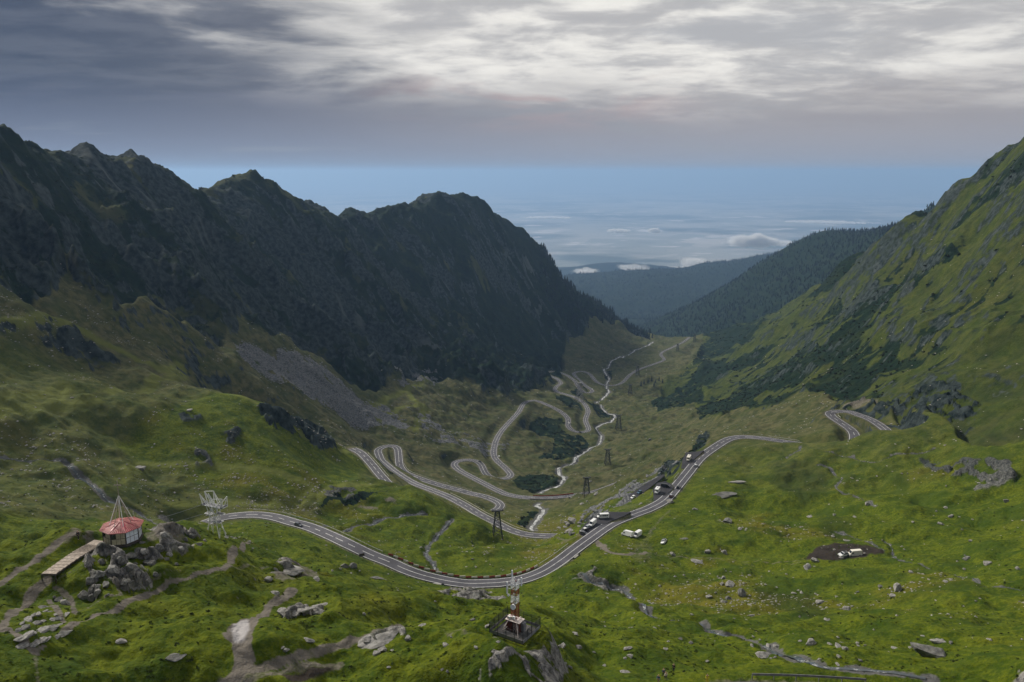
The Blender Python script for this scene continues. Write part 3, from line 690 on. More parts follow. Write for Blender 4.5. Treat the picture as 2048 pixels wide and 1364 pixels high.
def land_material():
    m, g, b = new_mat("alpine_land")
    pos = g.new('ShaderNodeNewGeometry').outputs['Position']
    A = {k: g.attr(k) for k in ('rock', 'scree', 'shrub', 'dirt', 'mud', 'lush', 'dry', 'wet', 'far', 'pale', 'bog_dark', 'sub', 'streak')}
    f1 = g.noise(pos, 0.9, 5, 0.62); f2 = g.noise(pos, 0.16, 5, 0.6); f3 = g.noise(pos, 0.035, 4, 0.55); f4 = g.noise(pos, 3.2, 3, 0.6)
    # grass: yellow-green turf, darker sedge, straw
    ga = g.mix(g.ramp(f2, 0.36, 0.64), (0.052, 0.080, 0.004), (0.122, 0.146, 0.008))
    gb = g.mix(g.ramp(f1, 0.40, 0.66), (0.020, 0.042, 0.004), (0.116, 0.134, 0.008))
    grass = g.mix(0.5, ga, gb)
    grass = g.mix(g.math('MULTIPLY', g.ramp(A['dry'], 0.45, 1.0), 0.62), grass, (0.130, 0.106, 0.014))
    grass = g.mix(g.math('MULTIPLY', g.ramp(f4, 0.54, 0.70), 0.55), grass, (0.014, 0.026, 0.003))
    f5 = g.noise(pos, 0.055, 5, 0.6, 0.6)
    grass = g.mix(g.math('MULTIPLY', g.ramp(f5, 0.47, 0.62), 0.62), grass, (0.026, 0.052, 0.005))
    grass = g.mix(g.math('MULTIPLY', A['bog_dark'], 0.92), grass, (0.018, 0.031, 0.008))
    # subalpine pasture: duller, browner turf of the valley and the bowl
    pas = g.mix(g.ramp(f2, 0.35, 0.65), (0.046, 0.054, 0.022), (0.104, 0.098, 0.044))
    pas = g.mix(g.math('MULTIPLY', g.ramp(f3, 0.42, 0.62), 0.5), pas, (0.036, 0.054, 0.012))
    grass = g.mix(A['sub'], grass, pas)
    grass = g.mix(g.math('MULTIPLY', A['lush'], 0.85), grass, (0.120, 0.135, 0.030))
    # rock: grey schist with lichen and cracks
    vor = g.new('ShaderNodeTexVoronoi', feature='DISTANCE_TO_EDGE'); g.put(vor.inputs['Vector'], pos); vor.inputs['Scale'].default_value = 0.55
    rk = g.mix(g.ramp(f1, 0.32, 0.68), (0.10, 0.096, 0.090), (0.33, 0.315, 0.29))
    rk = g.mix(g.math('MULTIPLY', g.ramp(f2, 0.50, 0.66), 0.5), rk, (0.075, 0.082, 0.045))
    rk = g.mix(g.ramp(vor.outputs['Distance'], 0.05, 0.0, 0.0, 0.55), rk, (0.030, 0.030, 0.028))
    cliff = g.mix(g.ramp(f2, 0.32, 0.70), (0.007, 0.014, 0.014), (0.052, 0.066, 0.064))  # cliff tones darkened and cooled for the left mountain's shade and haze
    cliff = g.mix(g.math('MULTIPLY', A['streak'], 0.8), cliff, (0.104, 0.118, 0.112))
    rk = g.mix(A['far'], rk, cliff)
    st = g.new('ShaderNodeTexVoronoi', feature='F1'); g.put(st.inputs['Vector'], pos); st.inputs['Scale'].default_value = 0.75
    stc = g.mix(g.math('MULTIPLY', st.outputs['Color'], 1.0), (0.050, 0.054, 0.058), (0.19, 0.192, 0.195))
    sh = g.mix(g.ramp(f2, 0.3, 0.7), (0.003, 0.010, 0.006), (0.009, 0.022, 0.010))  # shrub green likewise carries shade and a teal haze tint
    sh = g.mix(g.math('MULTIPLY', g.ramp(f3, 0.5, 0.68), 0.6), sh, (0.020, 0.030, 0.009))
    di = g.mix(f1, (0.085, 0.074, 0.060), (0.20, 0.178, 0.15))
    di = g.mix(A['pale'], di, (0.36, 0.34, 0.335))
    mu = g.mix(f2, (0.022, 0.018, 0.015), (0.050, 0.040, 0.032))
    we = g.mix(f1, (0.035, 0.038, 0.036), (0.17, 0.165, 0.155))
    def cover(base, mask, col, edge, width=0.22):
        k = g.ramp(g.math('ADD', mask, g.math('MULTIPLY', g.math('SUBTRACT', edge, 0.5), 0.9)), 0.5 - width, 0.5 + width)
        return g.mix(k, base, col)
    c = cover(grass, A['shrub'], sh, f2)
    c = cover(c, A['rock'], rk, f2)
    c = cover(c, A['scree'], stc, f1)
    c = cover(c, A['dirt'], di, f1, 0.3)
    c = cover(c, A['mud'], mu, f2, 0.3)
    c = cover(c, A['wet'], we, f1)
    g.l.new(c, b.inputs['Base Color'])
    b.inputs['Roughness'].default_value = 0.93
    b.inputs['Specular IOR Level'].default_value = 0.06
    h = g.math('ADD', g.math('MULTIPLY', f1, 0.55), g.math('ADD', g.math('MULTIPLY', f4, 0.16), g.math('MULTIPLY', f2, 2.2)))
    h = g.math('ADD', h, g.math('MULTIPLY', g.math('MULTIPLY', A['rock'], f1), 1.6))
    h = g.math('ADD', h, g.math('MULTIPLY', g.math('MULTIPLY', A['scree'], st.outputs['Distance']), -1.0))
    bp = g.new('ShaderNodeBump'); bp.inputs['Strength'].default_value = 0.85; bp.inputs['Distance'].default_value = 1.0
    g.l.new(h, bp.inputs['Height']); g.l.new(bp.outputs[0], b.inputs['Normal'])
    return m
sub = sstep(420, 640, RG) * (1 - sstep(2, 3, m_right)) * (1 - 0.75 * m_right)
sub = np.maximum(sub, 0.6 * m_bowl); sub = np.maximum(sub, 0.30 * m_right); sub = sub * (1 - 0.9 * m_dome)
att = dict(rock=rock, scree=scree, shrub=shrub, dirt=dirt, mud=mud, lush=lush, dry=dry, wet=m_wet, far=sstep(380, 520, RG), pale=pale, bog_dark=bog_dark_mask, sub=sub, streak=streak)
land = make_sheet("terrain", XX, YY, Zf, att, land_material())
land["kind"] = "structure"; land["label"] = "grassy and rocky mountain valley with its slopes"

# ------------------------------------------------------------------ the plain far below
def build_plain():
    n_t, n_r = 140, 70
    th = np.linspace(R_(-60), R_(60), n_t); rr = np.geomspace(9000, 190000, n_r)
    X = rr[:, None] * np.sin(th); Y = rr[:, None] * np.cos(th)
    Z = -1700 + 18 * fbm(X / 6000, Y / 6000, 4, 301) + 130 * sstep(.1, .8, fbm(X / 16000, Y / 16000, 3, 303)) * sstep(24000, 40000, rr)[:, None]
    m, g, b = new_mat("far_farmland")
    pos = g.new('ShaderNodeNewGeometry').outputs['Position']
    vo = g.new('ShaderNodeTexVoronoi', feature='F1'); vo.inputs['Scale'].default_value = 0.00075; g.put(vo.inputs['Vector'], pos)
    n = g.noise(pos, 0.00018, 6, 0.6); n2 = g.noise(pos, 0.0006, 5, 0.6)
    c = g.mix(vo.outputs['Color'], (0.20, 0.22, 0.19), (0.46, 0.44, 0.40))  # field tones brightened to stand in for mist over the plain
    c = g.mix(g.ramp(n, 0.46, 0.60), c, (0.07, 0.09, 0.07))
    c = g.mix(g.ramp(n2, 0.56, 0.66), c, (0.60, 0.58, 0.56))
    g.l.new(c, b.inputs['Base Color']); b.inputs['Roughness'].default_value = 0.95
    o = make_sheet("plain", X, Y, Z, {}, m)
    o["kind"] = "structure"; o["label"] = "hazy farmland plain beyond the mountains"
build_plain()

# ------------------------------------------------------------------ haze: the air itself
def build_haze():
    bm = bmesh.new()
    bmesh.ops.create_cube(bm, size=1.0)
    for v in bm.verts:
        v.co = Vector((v.co.x * 440000, v.co.y * 440000, (CAMZ + 165) if v.co.z > 0 else -60.0))
    me = bpy.data.meshes.new("haze"); bm.to_mesh(me); bm.free()
    m = bpy.data.materials.new("haze_air"); m.use_nodes = True
    g = NT(m.node_tree)
    out = g.new('ShaderNodeOutputMaterial'); v = g.new('ShaderNodeVolumePrincipled')
    v.inputs['Color'].default_value = (0.31, 0.49, 0.78, 1)
    v.inputs['Absorption Color'].default_value = (0.05, 0.05, 0.05, 1)
    v.inputs['Density'].default_value = 0.000056
    v.inputs['Anisotropy'].default_value = 0.25
    g.l.new(v.outputs[0], out.inputs['Volume'])
    me.materials.append(m)
    o = bpy.data.objects.new("haze", me); COL.objects.link(o)
    o["kind"] = "stuff"; o["label"] = "thin blue haze filling the whole valley air"; o["category"] = "haze"
build_haze()

# ------------------------------------------------------------------ roads
def simple_mat(name, col, rough=0.8, var=0.0, scale=1.0, metal=0.0, spec=0.25, bump=0.0):
    m, g, b = new_mat(name)
    b.inputs['Roughness'].default_value = rough; b.inputs['Metallic'].default_value = metal
    b.inputs['Specular IOR Level'].default_value = spec
    tc = g.new('ShaderNodeTexCoord').outputs['Object']
    n = g.noise(tc, scale, 5, 0.6)
    lo = tuple(c * (1 - var) for c in col); hi = tuple(min(1, c * (1 + var)) for c in col)
    g.l.new(g.mix(g.ramp(n, 0.3, 0.7), lo, hi), b.inputs['Base Color'])
    if bump:
        bp = g.new('ShaderNodeBump'); bp.inputs['Strength'].default_value = bump; bp.inputs['Distance'].default_value = 0.05
        g.l.new(n, bp.inputs['Height']); g.l.new(bp.outputs[0], b.inputs['Normal'])
    return m
def asphalt(name, lo, hi):
    m, g, b = new_mat(name)
    pos = g.new('ShaderNodeNewGeometry').outputs['Position']
    n = g.noise(pos, 0.12, 5, 0.65); n2 = g.noise(pos, 2.0, 3, 0.6)
    c = g.mix(g.ramp(n, 0.32, 0.68), lo, hi)
    c = g.mix(g.math('MULTIPLY', g.ramp(n2, 0.55, 0.75), 0.3), c, (0.13, 0.13, 0.135))
    g.l.new(c, b.inputs['Base Color']); b.inputs['Roughness'].default_value = 0.75
    return m
M_ASPH = asphalt("asphalt", (0.058, 0.056, 0.064), (0.098, 0.094, 0.106))
M_ASPH2 = asphalt("layby_asphalt", (0.020, 0.020, 0.024), (0.040, 0.038, 0.044))
M_LINE = simple_mat("road_paint", (0.62, 0.62, 0.60), 0.7, 0.25, 0.7)

def frames(P):
    T = np.gradient(P[:, :2], axis=0); T /= np.linalg.norm(T, axis=1)[:, None] + 1e-9
    return T, np.stack([T[:, 1], -T[:, 0]], 1)
def mesh_obj(name, verts, faces, mat, parent=None, smooth=False):
    me = bpy.data.meshes.new(name)
    me.from_pydata([tuple(v) for v in verts], [], faces)
    if smooth:
        me.polygons.foreach_set("use_smooth", np.ones(len(me.polygons), bool))
    if mat: me.materials.append(mat)
    o = bpy.data.objects.new(name, me); COL.objects.link(o)
    if parent is not None: o.parent = parent
    return o
def strip(P, offs, zoff=0.0, keep=None):
    """cross-section 'offs' = [(lateral, dz)...] swept along P (camera-relative) -> verts, faces"""
    T, N = frames(P); k = len(offs)
    V = []
    for p, n in zip(P, N):
        for (o, dz) in offs:
            V.append((p[0] + n[0] * o, p[1] + n[1] * o, p[2] + dz + zoff + CAMZ))
    F = []
    for i in range(len(P) - 1):
        if keep is not None and not keep[i]: continue
        for j in range(k - 1):
            a = i * k + j
            F.append((a, a + 1, a + k + 1, a + k))
    return V, F
ROAD_LABEL = {'main': 'main asphalt road sweeping across the near meadow', 'hairpin': 'hairpin of asphalt road on the right slope', 'cutting': 'short stretch of road behind the green hill',
 'terrace': 'terrace road with its two tight bends', 'valley': 'serpentine road winding down to the valley end', 'near': 'road edge by the guardrail at lower right'}
def smooth_line(P, k):
    P = P.copy()
    for _ in range(k):
        P[1:-1] = 0.25 * P[:-2] + 0.5 * P[1:-1] + 0.25 * P[2:]
    return P
for k, P in ROAD_XYZ.items():
    V, F = strip(P, [(-3.75, -1.3), (-3.7, 0), (0, 0.05), (3.7, 0), (3.75, -1.3)])
    o = mesh_obj("road", V, F, M_ASPH); o["kind"] = "structure"; o["label"] = ROAD_LABEL[k]
    wl = 0.12 if k != 'valley' else 0.09
    L = np.concatenate([[0], np.cumsum(np.linalg.norm(np.diff(P[:, :2], axis=0), axis=1))])
    V2, F2 = [], []
    for off in (-3.25, 3.25):
        v, f = strip(P, [(off - wl, 0), (off + wl, 0)], 0.012)
        F2 += [tuple(i + len(V2) for i in q) for q in f]; V2 += v
    r0 = np.hypot(P[:, 0], P[:, 1])
    dash = ((L % 9.0) < 5.0) | ((L / 130).astype(int) % 3 != 0)
    v, f = strip(P, [(-0.13, 0), (0.13, 0)], 0.062, keep=dash)
    F2 += [tuple(i + len(V2) for i in q) for q in f]; V2 += v
    o2 = mesh_obj("road_marking", V2, F2, M_LINE); o2["kind"] = "structure"; o2["label"] = "white painted lines of the " + ROAD_LABEL[k]
for k, Q in LAY_XYZ.items():
    V = [(q[0], q[1], q[2] + CAMZ + 0.02) for q in Q] + [(q[0], q[1], q[2] + CAMZ - 1.2) for q in Q]
    n = len(Q)
    F = [tuple(range(n))] + [(i, (i + 1) % n, n + (i + 1) % n, n + i) for i in range(n)]
    o = mesh_obj("layby", V, F, M_ASPH2); o["kind"] = "structure"; o["label"] = {'lower': 'dark asphalt lay-by with five parked vehicles', 'middle': 'dark asphalt lay-by beside the square camper', 'upper': 'topmost dark asphalt lay-by on the main road', 'strip': 'narrow dark asphalt strip below the main road'}[k]

# ------------------------------------------------------------------ water
def water_mat(name, lo, hi):
    m, g, b = new_mat(name)
    pos = g.new('ShaderNodeNewGeometry').outputs['Position']
    n = g.noise(pos, 0.55, 5, 0.7); n2 = g.noise(pos, 0.12, 3, 0.6)
    foam = g.ramp(g.math('ADD', g.math('MULTIPLY', n, 0.75), g.math('MULTIPLY', n2, 0.3)), lo, hi)
    g.l.new(g.mix(foam, (0.055, 0.065, 0.068), (0.52, 0.52, 0.51)), b.inputs['Base Color'])
    g.l.new(g.ramp(foam, 0, 1, 0.12, 0.7), b.inputs['Roughness'])
    bp = g.new('ShaderNodeBump'); bp.inputs['Strength'].default_value = 0.6; bp.inputs['Distance'].default_value = 0.2
    g.l.new(n, bp.inputs['Height']); g.l.new(bp.outputs[0], b.inputs['Normal'])
    return m
M_WATER = water_mat('white_water', 0.42, 0.60)
M_BROOK = water_mat('brook_water', 0.55, 0.72)
ST_LABEL = {'river': 'white mountain river winding along the valley floor', 'lower_river': 'foaming river below the bridge', 'meadow_brook': 'brook bending through the meadow inside the road curve', 'hill_brook': 'brook at the foot of the small green hill', 'cascade': 'white cascade left of the grassy dome', 'road_brook': 'dark brook crossing the right meadow', 'runnel': 'thin winding runnel in the right meadow', 'upper_runnel': 'tiny runnel by the road crest', 'right_runnel': 'thin runnel at the right edge', 'ridge_runnel': 'thin runnel under the right hairpin', 'bowl_runnel': 'runnel feeding the cascade', 'track_runnel': 'runnel above the muddy parking place'}
for k, C_ in STREAM_XY.items():
    wd = STREAMS[k][1]
    C2 = smooth_line(C_, 2)
    T, N = frames(C2)
    n = len(C2)
    w = wd * (0.62 + 0.38 * fbm(np.arange(n) / 7.0, np.zeros(n) + 3, 3, 401))
    V = []
    zc = samp(Zf, C2[:, 0], C2[:, 1])
    far = 0.25 if k != 'river' else 0.9
    for i in range(n):
        for s_ in (-1, -0.4, 0.4, 1):
            x = C2[i, 0] + N[i, 0] * s_ * w[i]; y = C2[i, 1] + N[i, 1] * s_ * w[i]
            V.append((x, y, max(zc[i], float(samp(Zf, x, y))) + far * (1 - 0.6 * abs(s_)) + CAMZ))
    dr = samp(np.minimum(D_road, 50), C2[:, 0], C2[:, 1])
    F = [(i * 4 + j, i * 4 + j + 1, i * 4 + j + 5, i * 4 + j + 4) for i in range(n - 1) for j in range(3) if dr[i] > 5.0]
    o = mesh_obj("stream", V, F, M_WATER if k in ("river", "lower_river") else M_BROOK, smooth=True); o["kind"] = "structure"; o["label"] = ST_LABEL[k]
def ground(x, y):
    return float(samp(Zf, x, y)) + CAMZ
def at(px, py):
    """land point under a sight line, in world metres"""
    x, y, z = hit(px, py, Zf)
    return Vector((x, y, z + CAMZ))
# ================================================================== things
ORD = ["first", "second", "third", "fourth", "fifth", "sixth", "seventh", "eighth", "ninth", "tenth", "eleventh", "twelfth", "thirteenth", "fourteenth", "fifteenth", "sixteenth", "seventeenth", "eighteenth", "nineteenth"]
ORD += ["twentieth"] + ["twenty-" + o for o in ORD[:9]] + ["thirtieth"] + ["thirty-" + o for o in ORD[:9]] + ["fortieth"] + ["forty-" + o for o in ORD[:9]]
class MB:
    """collects boxes, bars, tubes and prisms into one mesh"""
    def __init__(self): self.v = []; self.f = []; self.mi = []
    def add(self, V, F, mi=0):
        o = len(self.v); self.v += [tuple(v) for v in V]; self.f += [tuple(i + o for i in q) for q in F]; self.mi += [mi] * len(F); return self
    def box(self, c, s, rz=0.0, mi=0, taper=1.0):
        cx, cy_, cz = c; sx, sy, sz = s[0] / 2, s[1] / 2, s[2] / 2
        ca, sa = math.cos(rz), math.sin(rz); V = []
        for z in (-1, 1):
            k = taper if z > 0 else 1.0
            for x, y in ((-1, -1), (1, -1), (1, 1), (-1, 1)):
                X, Y = x * sx * k, y * sy * k
                V.append((cx + X * ca - Y * sa, cy_ + X * sa + Y * ca, cz + z * sz))
        return self.add(V, [(3, 2, 1, 0), (4, 5, 6, 7), (0, 1, 5, 4), (1, 2, 6, 5), (2, 3, 7, 6), (3, 0, 4, 7)], mi)
    def tube(self, a, b, r, n=6, r2=None, mi=0):
        a = Vector(a); b = Vector(b); d = (b - a)
        if d.length < 1e-6: return self
        d.normalize(); u = d.orthogonal().normalized(); w = d.cross(u); r2 = r if r2 is None else r2
        V = [a + (u * math.cos(t) + w * math.sin(t)) * r for t in [2 * math.pi * i / n for i in range(n)]] + [b + (u * math.cos(t) + w * math.sin(t)) * r2 for t in [2 * math.pi * i / n for i in range(n)]]
        F = [(i, (i + 1) % n, n + (i + 1) % n, n + i) for i in range(n)] + [tuple(range(n - 1, -1, -1)), tuple(range(n, 2 * n))]
        return self.add(V, F, mi)
    def prism(self, prof, x0, x1, inset=0.0, mi=0):
        """side outline prof [(y, z)] swept across x; 'inset' draws the upper points in"""
        zmin = min(p[1] for p in prof); zmax = max(p[1] for p in prof); n = len(prof); V = []
        for x in (x0, x1):
            for (y, z) in prof:
                k = inset * max(0, (z - zmin) / (zmax - zmin + 1e-9)) ** 2
                V.append((x + (k if x == x0 else -k), y, z))
        return self.add(V, [tuple(range(n - 1, -1, -1)), tuple(range(n, 2 * n))] + [(i, (i + 1) % n, n + (i + 1) % n, n + i) for i in range(n)], mi)
    def mesh(self, name, mats, smooth=False):
        me = bpy.data.meshes.new(name); me.from_pydata(self.v, [], self.f)
        bm = bmesh.new(); bm.from_mesh(me); bmesh.ops.recalc_face_normals(bm, faces=bm.faces); bm.to_mesh(me); bm.free()
        for m in (mats if isinstance(mats, (list, tuple)) else [mats]): me.materials.append(m)
        if len(set(self.mi)) > 1: me.polygons.foreach_set("material_index", self.mi)
        if smooth: me.polygons.foreach_set("use_smooth", [True] * len(me.polygons))
        return me
    def build(self, name, mats, parent=None, smooth=False, bevel=0.0):
        o = bpy.data.objects.new(name, self.mesh(name, mats, smooth)); COL.objects.link(o)
        if parent is not None: o.parent = parent
        if bevel:
            b = o.modifiers.new("bevel", 'BEVEL'); b.width = bevel; b.segments = 2; b.limit_method = 'ANGLE'
        return o
def tag(o, label, cat, group=None, kind=None):
    o["label"] = label; o["category"] = cat
    if group: o["group"] = group
    if kind: o["kind"] = kind
    return o
def empty(name, loc, rz=0.0):
    o = bpy.data.objects.new(name, None); COL.objects.link(o); o.location = loc; o.rotation_euler = (0, 0, rz); o.empty_display_size = 0.5
    return o
def copy_tree(o, parent=None):
    c = o.copy(); COL.objects.link(c); c.parent = parent
    for ch in list(o.children): copy_tree(ch, c)
    return c
def drop(tree):
    for ch in list(tree.children): drop(ch)
    bpy.data.objects.remove(tree)

M_WHITE = simple_mat("white_paint", (0.72, 0.72, 0.70), 0.45, 0.06, 1.5)
M_CREAM = simple_mat("cream_panel", (0.42, 0.38, 0.27), 0.6, 0.2, 2.0)
M_DKSTEEL = simple_mat("dark_steel", (0.040, 0.042, 0.045), 0.6, 0.35, 1.0, 0.3)
M_GALV = simple_mat("weathered_steel", (0.20, 0.20, 0.21), 0.55, 0.25, 1.2, 0.2)
M_WSTEEL = simple_mat("white_steel", (0.78, 0.78, 0.76), 0.5, 0.15, 1.5)
M_RUST = simple_mat("rusty_red_paint", (0.19, 0.045, 0.022), 0.7, 0.55, 3.0)
M_RUSTDK = simple_mat("dark_rust", (0.085, 0.028, 0.018), 0.8, 0.5, 3.0)
M_RUSTW = simple_mat("flaking_white_paint", (0.60, 0.52, 0.48), 0.6, 0.3, 4.0)
M_ROOF = simple_mat("red_roof_metal", (0.30, 0.030, 0.050), 0.42, 0.25, 1.5, 0.0, 0.5)
M_ROOFR = simple_mat("pale_roof_seam", (0.52, 0.22, 0.20), 0.45, 0.25, 1.5)  # seam paleness stands in for sheen on the metal ribs
M_WOOD = simple_mat("weathered_wood", (0.33, 0.275, 0.225), 0.85, 0.35, 2.5, bump=0.3)
M_DKWOOD = simple_mat("dark_timber", (0.055, 0.045, 0.036), 0.85, 0.3, 2.5)
M_CONC = simple_mat("concrete", (0.30, 0.285, 0.26), 0.9, 0.25, 0.8, bump=0.3)
M_CONCDK = simple_mat("stained_concrete", (0.115, 0.11, 0.105), 0.9, 0.35, 0.8)
M_REDB = simple_mat("barrier_red", (0.21, 0.040, 0.022), 0.75, 0.3, 2.0)
M_WHTB = simple_mat("barrier_white", (0.50, 0.47, 0.41), 0.75, 0.15, 2.0)
M_RAIL = simple_mat("guardrail_steel", (0.52, 0.53, 0.45), 0.5, 0.15, 1.0, 0.2)
M_TYRE = simple_mat("tyre_rubber", (0.015, 0.015, 0.016), 0.85, 0.2, 5)
M_RIM = simple_mat("wheel_rim", (0.40, 0.40, 0.41), 0.35, 0.1, 5, 0.8)
M_LAMP = simple_mat("headlamp_glass", (0.62, 0.62, 0.60), 0.15, 0.05, 5, 0, 0.6)
M_TAIL = simple_mat("tail_lamp", (0.30, 0.012, 0.012), 0.3, 0.1, 5, 0, 0.6)
M_GLASS = simple_mat("tinted_glass", (0.018, 0.022, 0.028), 0.08, 0.1, 2, 0, 0.8)
M_PANE = simple_mat("pane_sky_sheen", (0.62, 0.66, 0.72), 0.12, 0.15, 1.2, 0.0, 0.9)  # pale base colour stands in for sky reflected in the glass
M_SKIN = simple_mat("skin", (0.46, 0.29, 0.21), 0.6, 0.08, 8)
M_HAIR = simple_mat("hair", (0.030, 0.022, 0.016), 0.7, 0.3, 20)
def paint(name, c, rough=0.28):
    m = simple_mat(name, c, rough, 0.04, 1.0, 0, 0.5)
    return m
def cloth(name, c): return simple_mat(name, c, 0.9, 0.2, 9)

# ------------------------------------------------------------------ pavilion with the red roof
def pavilion():
    c = at(247, 1082)
    root = empty("pavilion", c)
    zf = 0.55                                             # floor deck above the rock
    R1, Rw = 3.55, 3.05
    a0 = R_(-100)
    ang = [a0 + i * math.pi / 4 for i in range(8)]
    P = lambda r, i, z: Vector((r * math.cos(ang[i % 8]), r * math.sin(ang[i % 8]), z))
    m = MB(); m.add([P(Rw + .25, i, zf) for i in range(8)] + [P(Rw + .25, i, zf - .3) for i in range(8)], [tuple(range(8)), tuple(range(15, 7, -1))] + [(i, (i + 1) % 8, 8 + (i + 1) % 8, 8 + i) for i in range(8)])
    m.build("floor_deck", M_DKWOOD, root)
    for i in range(8):
        m = MB(); m.tube(P(Rw, i, -2.2), P(Rw, i, zf + 2.55), 0.11, 6); m.build("post", M_DKWOOD, root)
    ze, zr, Rr = zf + 2.35, zf + 3.35, 0.25
    for i in range(8):                                    # each roof panel with standing seams
        a, b, t0, t1 = P(R1, i, ze), P(R1, i + 1, ze), P(Rr, i, zr), P(Rr, i + 1, zr)
        m = MB(); n = ((b - a).cross(t0 - a)).normalized(); n = n if n.z > 0 else -n
        m.add([a, b, t1, t0, a - n * .06, b - n * .06, t1 - n * .06, t0 - n * .06], [(0, 1, 2, 3), (7, 6, 5, 4), (0, 4, 5, 1), (1, 5, 6, 2), (2, 6, 7, 3), (3, 7, 4, 0)])
        for k in range(1, 8):
            u = k / 8; e = a.lerp(b, u); mid = (t0 + t1) / 2; top = (a.lerp(t0, .96) if u < .5 else b.lerp(t1, .96))
            f = min(u, 1 - u) * 2
            inner = e.lerp(mid, 0.96 * f + 0.02)
            m.tube(e + n * .03, inner + n * .03, 0.075, 4, mi=1)
        m.tube(a + n * .03, t0 + n * .03, 0.09, 4, mi=1)
        m.build("roof_panel", [M_ROOF, M_ROOFR], root)
    for i in range(8):                                    # walls: glazed except the two open sides by the stairs
        if i in (5, 6): continue
        a, b = P(Rw, i, 0), P(Rw, i + 1, 0)
        cream = i in (0, 7)
        w = empty("wall", (0, 0, 0)); w.parent = root
        fr = MB()
        for z in (zf + .05, zf + 1.15, zf + 2.3): fr.tube((a.x, a.y, z), (b.x, b.y, z), 0.05, 4)
        for u in (0.02, .34, .66, .98):
            p = a.lerp(b, u); fr.tube((p.x, p.y, zf), (p.x, p.y, zf + 2.3), 0.045, 4)
        fr.build("frame", M_DKWOOD, w)
        for r in range(2):
            for k in range(3):
                p, q = a.lerp(b, .03 + k * .32), a.lerp(b, .33 + k * .32); z0, z1 = zf + .1 + r * 1.1, zf + 1.1 + r * 1.12
                d = (q - p).normalized(); nn = Vector((d.y, -d.x, 0)) * .02
                m = MB(); m.add([(p.x + nn.x, p.y + nn.y, z0), (q.x + nn.x, q.y + nn.y, z0), (q.x + nn.x, q.y + nn.y, z1), (p.x + nn.x, p.y + nn.y, z1), (p.x - nn.x, p.y - nn.y, z0), (q.x - nn.x, q.y - nn.y, z0), (q.x - nn.x, q.y - nn.y, z1), (p.x - nn.x, p.y - nn.y, z1)], [(0, 1, 2, 3), (7, 6, 5, 4), (0, 4, 5, 1), (1, 5, 6, 2), (2, 6, 7, 3), (3, 7, 4, 0)])
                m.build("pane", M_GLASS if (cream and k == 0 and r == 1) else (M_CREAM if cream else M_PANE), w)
    sp = empty("spire", (0, 0, 0)); sp.parent = root
    J = Vector((0, 0, zf + 8.0))
    for i in range(8):
        f = P(1.95, i, zf + 2.85)
        m = MB(); m.tube(f, J + (f - J).normalized() * .1, 0.055, 5); m.build("pole", M_WSTEEL if i % 2 else M_WOOD, sp)
    m = MB(); m.tube(J - Vector((0, 0, .4)), J + Vector((0, 0, 2.7)), 0.06, 6); m.tube(J + Vector((-.62, 0, 1.85)), J + Vector((.62, 0, 1.85)), 0.09, 6); m.build("cross", M_WOOD, sp)
    m = MB(); m.box((0, 0, zf + .45), (.8, .8, .9)); m.build("counter", M_DKWOOD, root)
    tag(root, "octagonal pavilion with red striped metal roof and a cross-topped pole spire", "pavilion")
pavilion()

def stairs():
    C_ = STAIR + np.array((0, 0, CAMZ))
    L = np.concatenate([[0], np.cumsum(np.linalg.norm(np.diff(C_[:, :2], axis=0), axis=1))])
    tot = L[-1]
    root = empty("wooden_stairs", tuple(C_[0])); o0 = Vector(C_[0])
    pos = lambda t: Vector([np.interp(t, L, C_[:, i]) for i in range(3)])
    z0, z1 = C_[0][2] + .25, C_[-1][2] + .30
    zz = lambda t: z0 + (z1 - z0) * (t / tot)
    s = 0.0; depth = []
    while s < tot - .3:
        d = tot * .085 if s < tot * .5 else (tot * .045 if s < tot * .64 else tot * .03)
        if s > tot * .84: d = tot - s
        depth.append((s, min(d, tot - s))); s += d
    for (s, d) in depth:
        p, q = pos(s), pos(min(tot, s + d))
        t = (q - p); t.z = 0; t.normalize(); w = 1.15 + .35 * (s / tot) ** 2
        c = (p + q) / 2; c.z = zz(s + d / 2)
        m = MB(); m.box(tuple(c - o0), (d - .26, 2 * w, .10), math.atan2(t.y, t.x)); m.build("plank", M_WOOD, root)
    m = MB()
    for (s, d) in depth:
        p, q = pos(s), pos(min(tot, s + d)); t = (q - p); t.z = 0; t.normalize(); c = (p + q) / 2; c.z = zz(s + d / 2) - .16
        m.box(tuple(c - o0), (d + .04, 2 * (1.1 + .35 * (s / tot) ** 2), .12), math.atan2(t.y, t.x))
    m.build("gap_shade", M_DKWOOD, root)  # dark sheet added under the planks so the gaps read as shade
    for sd_ in (-1, 1):
        m = MB()
        for i in range(len(depth) - 1):
            def edge(k):
                s = depth[k][0]; p = pos(s); q = pos(min(tot, s + .3)); t = (q - p); t.z = 0; t.normalize()
                e = p + Vector((t.y, -t.x, 0)) * sd_ * (1.1 + .35 * (s / tot) ** 2); e.z = zz(s) - .2; return e - o0
            m.tube(edge(i), edge(i + 1), .12, 4)
            if i % 3 == 0:
                e = edge(i); m.tube(e, e - Vector((0, 0, 2.0)), .09, 4)
        m.build("stringer", M_DKWOOD, root)
    tag(root, "weathered wooden plank stairs climbing the rocks to the red-roofed pavilion", "stairs")
stairs()

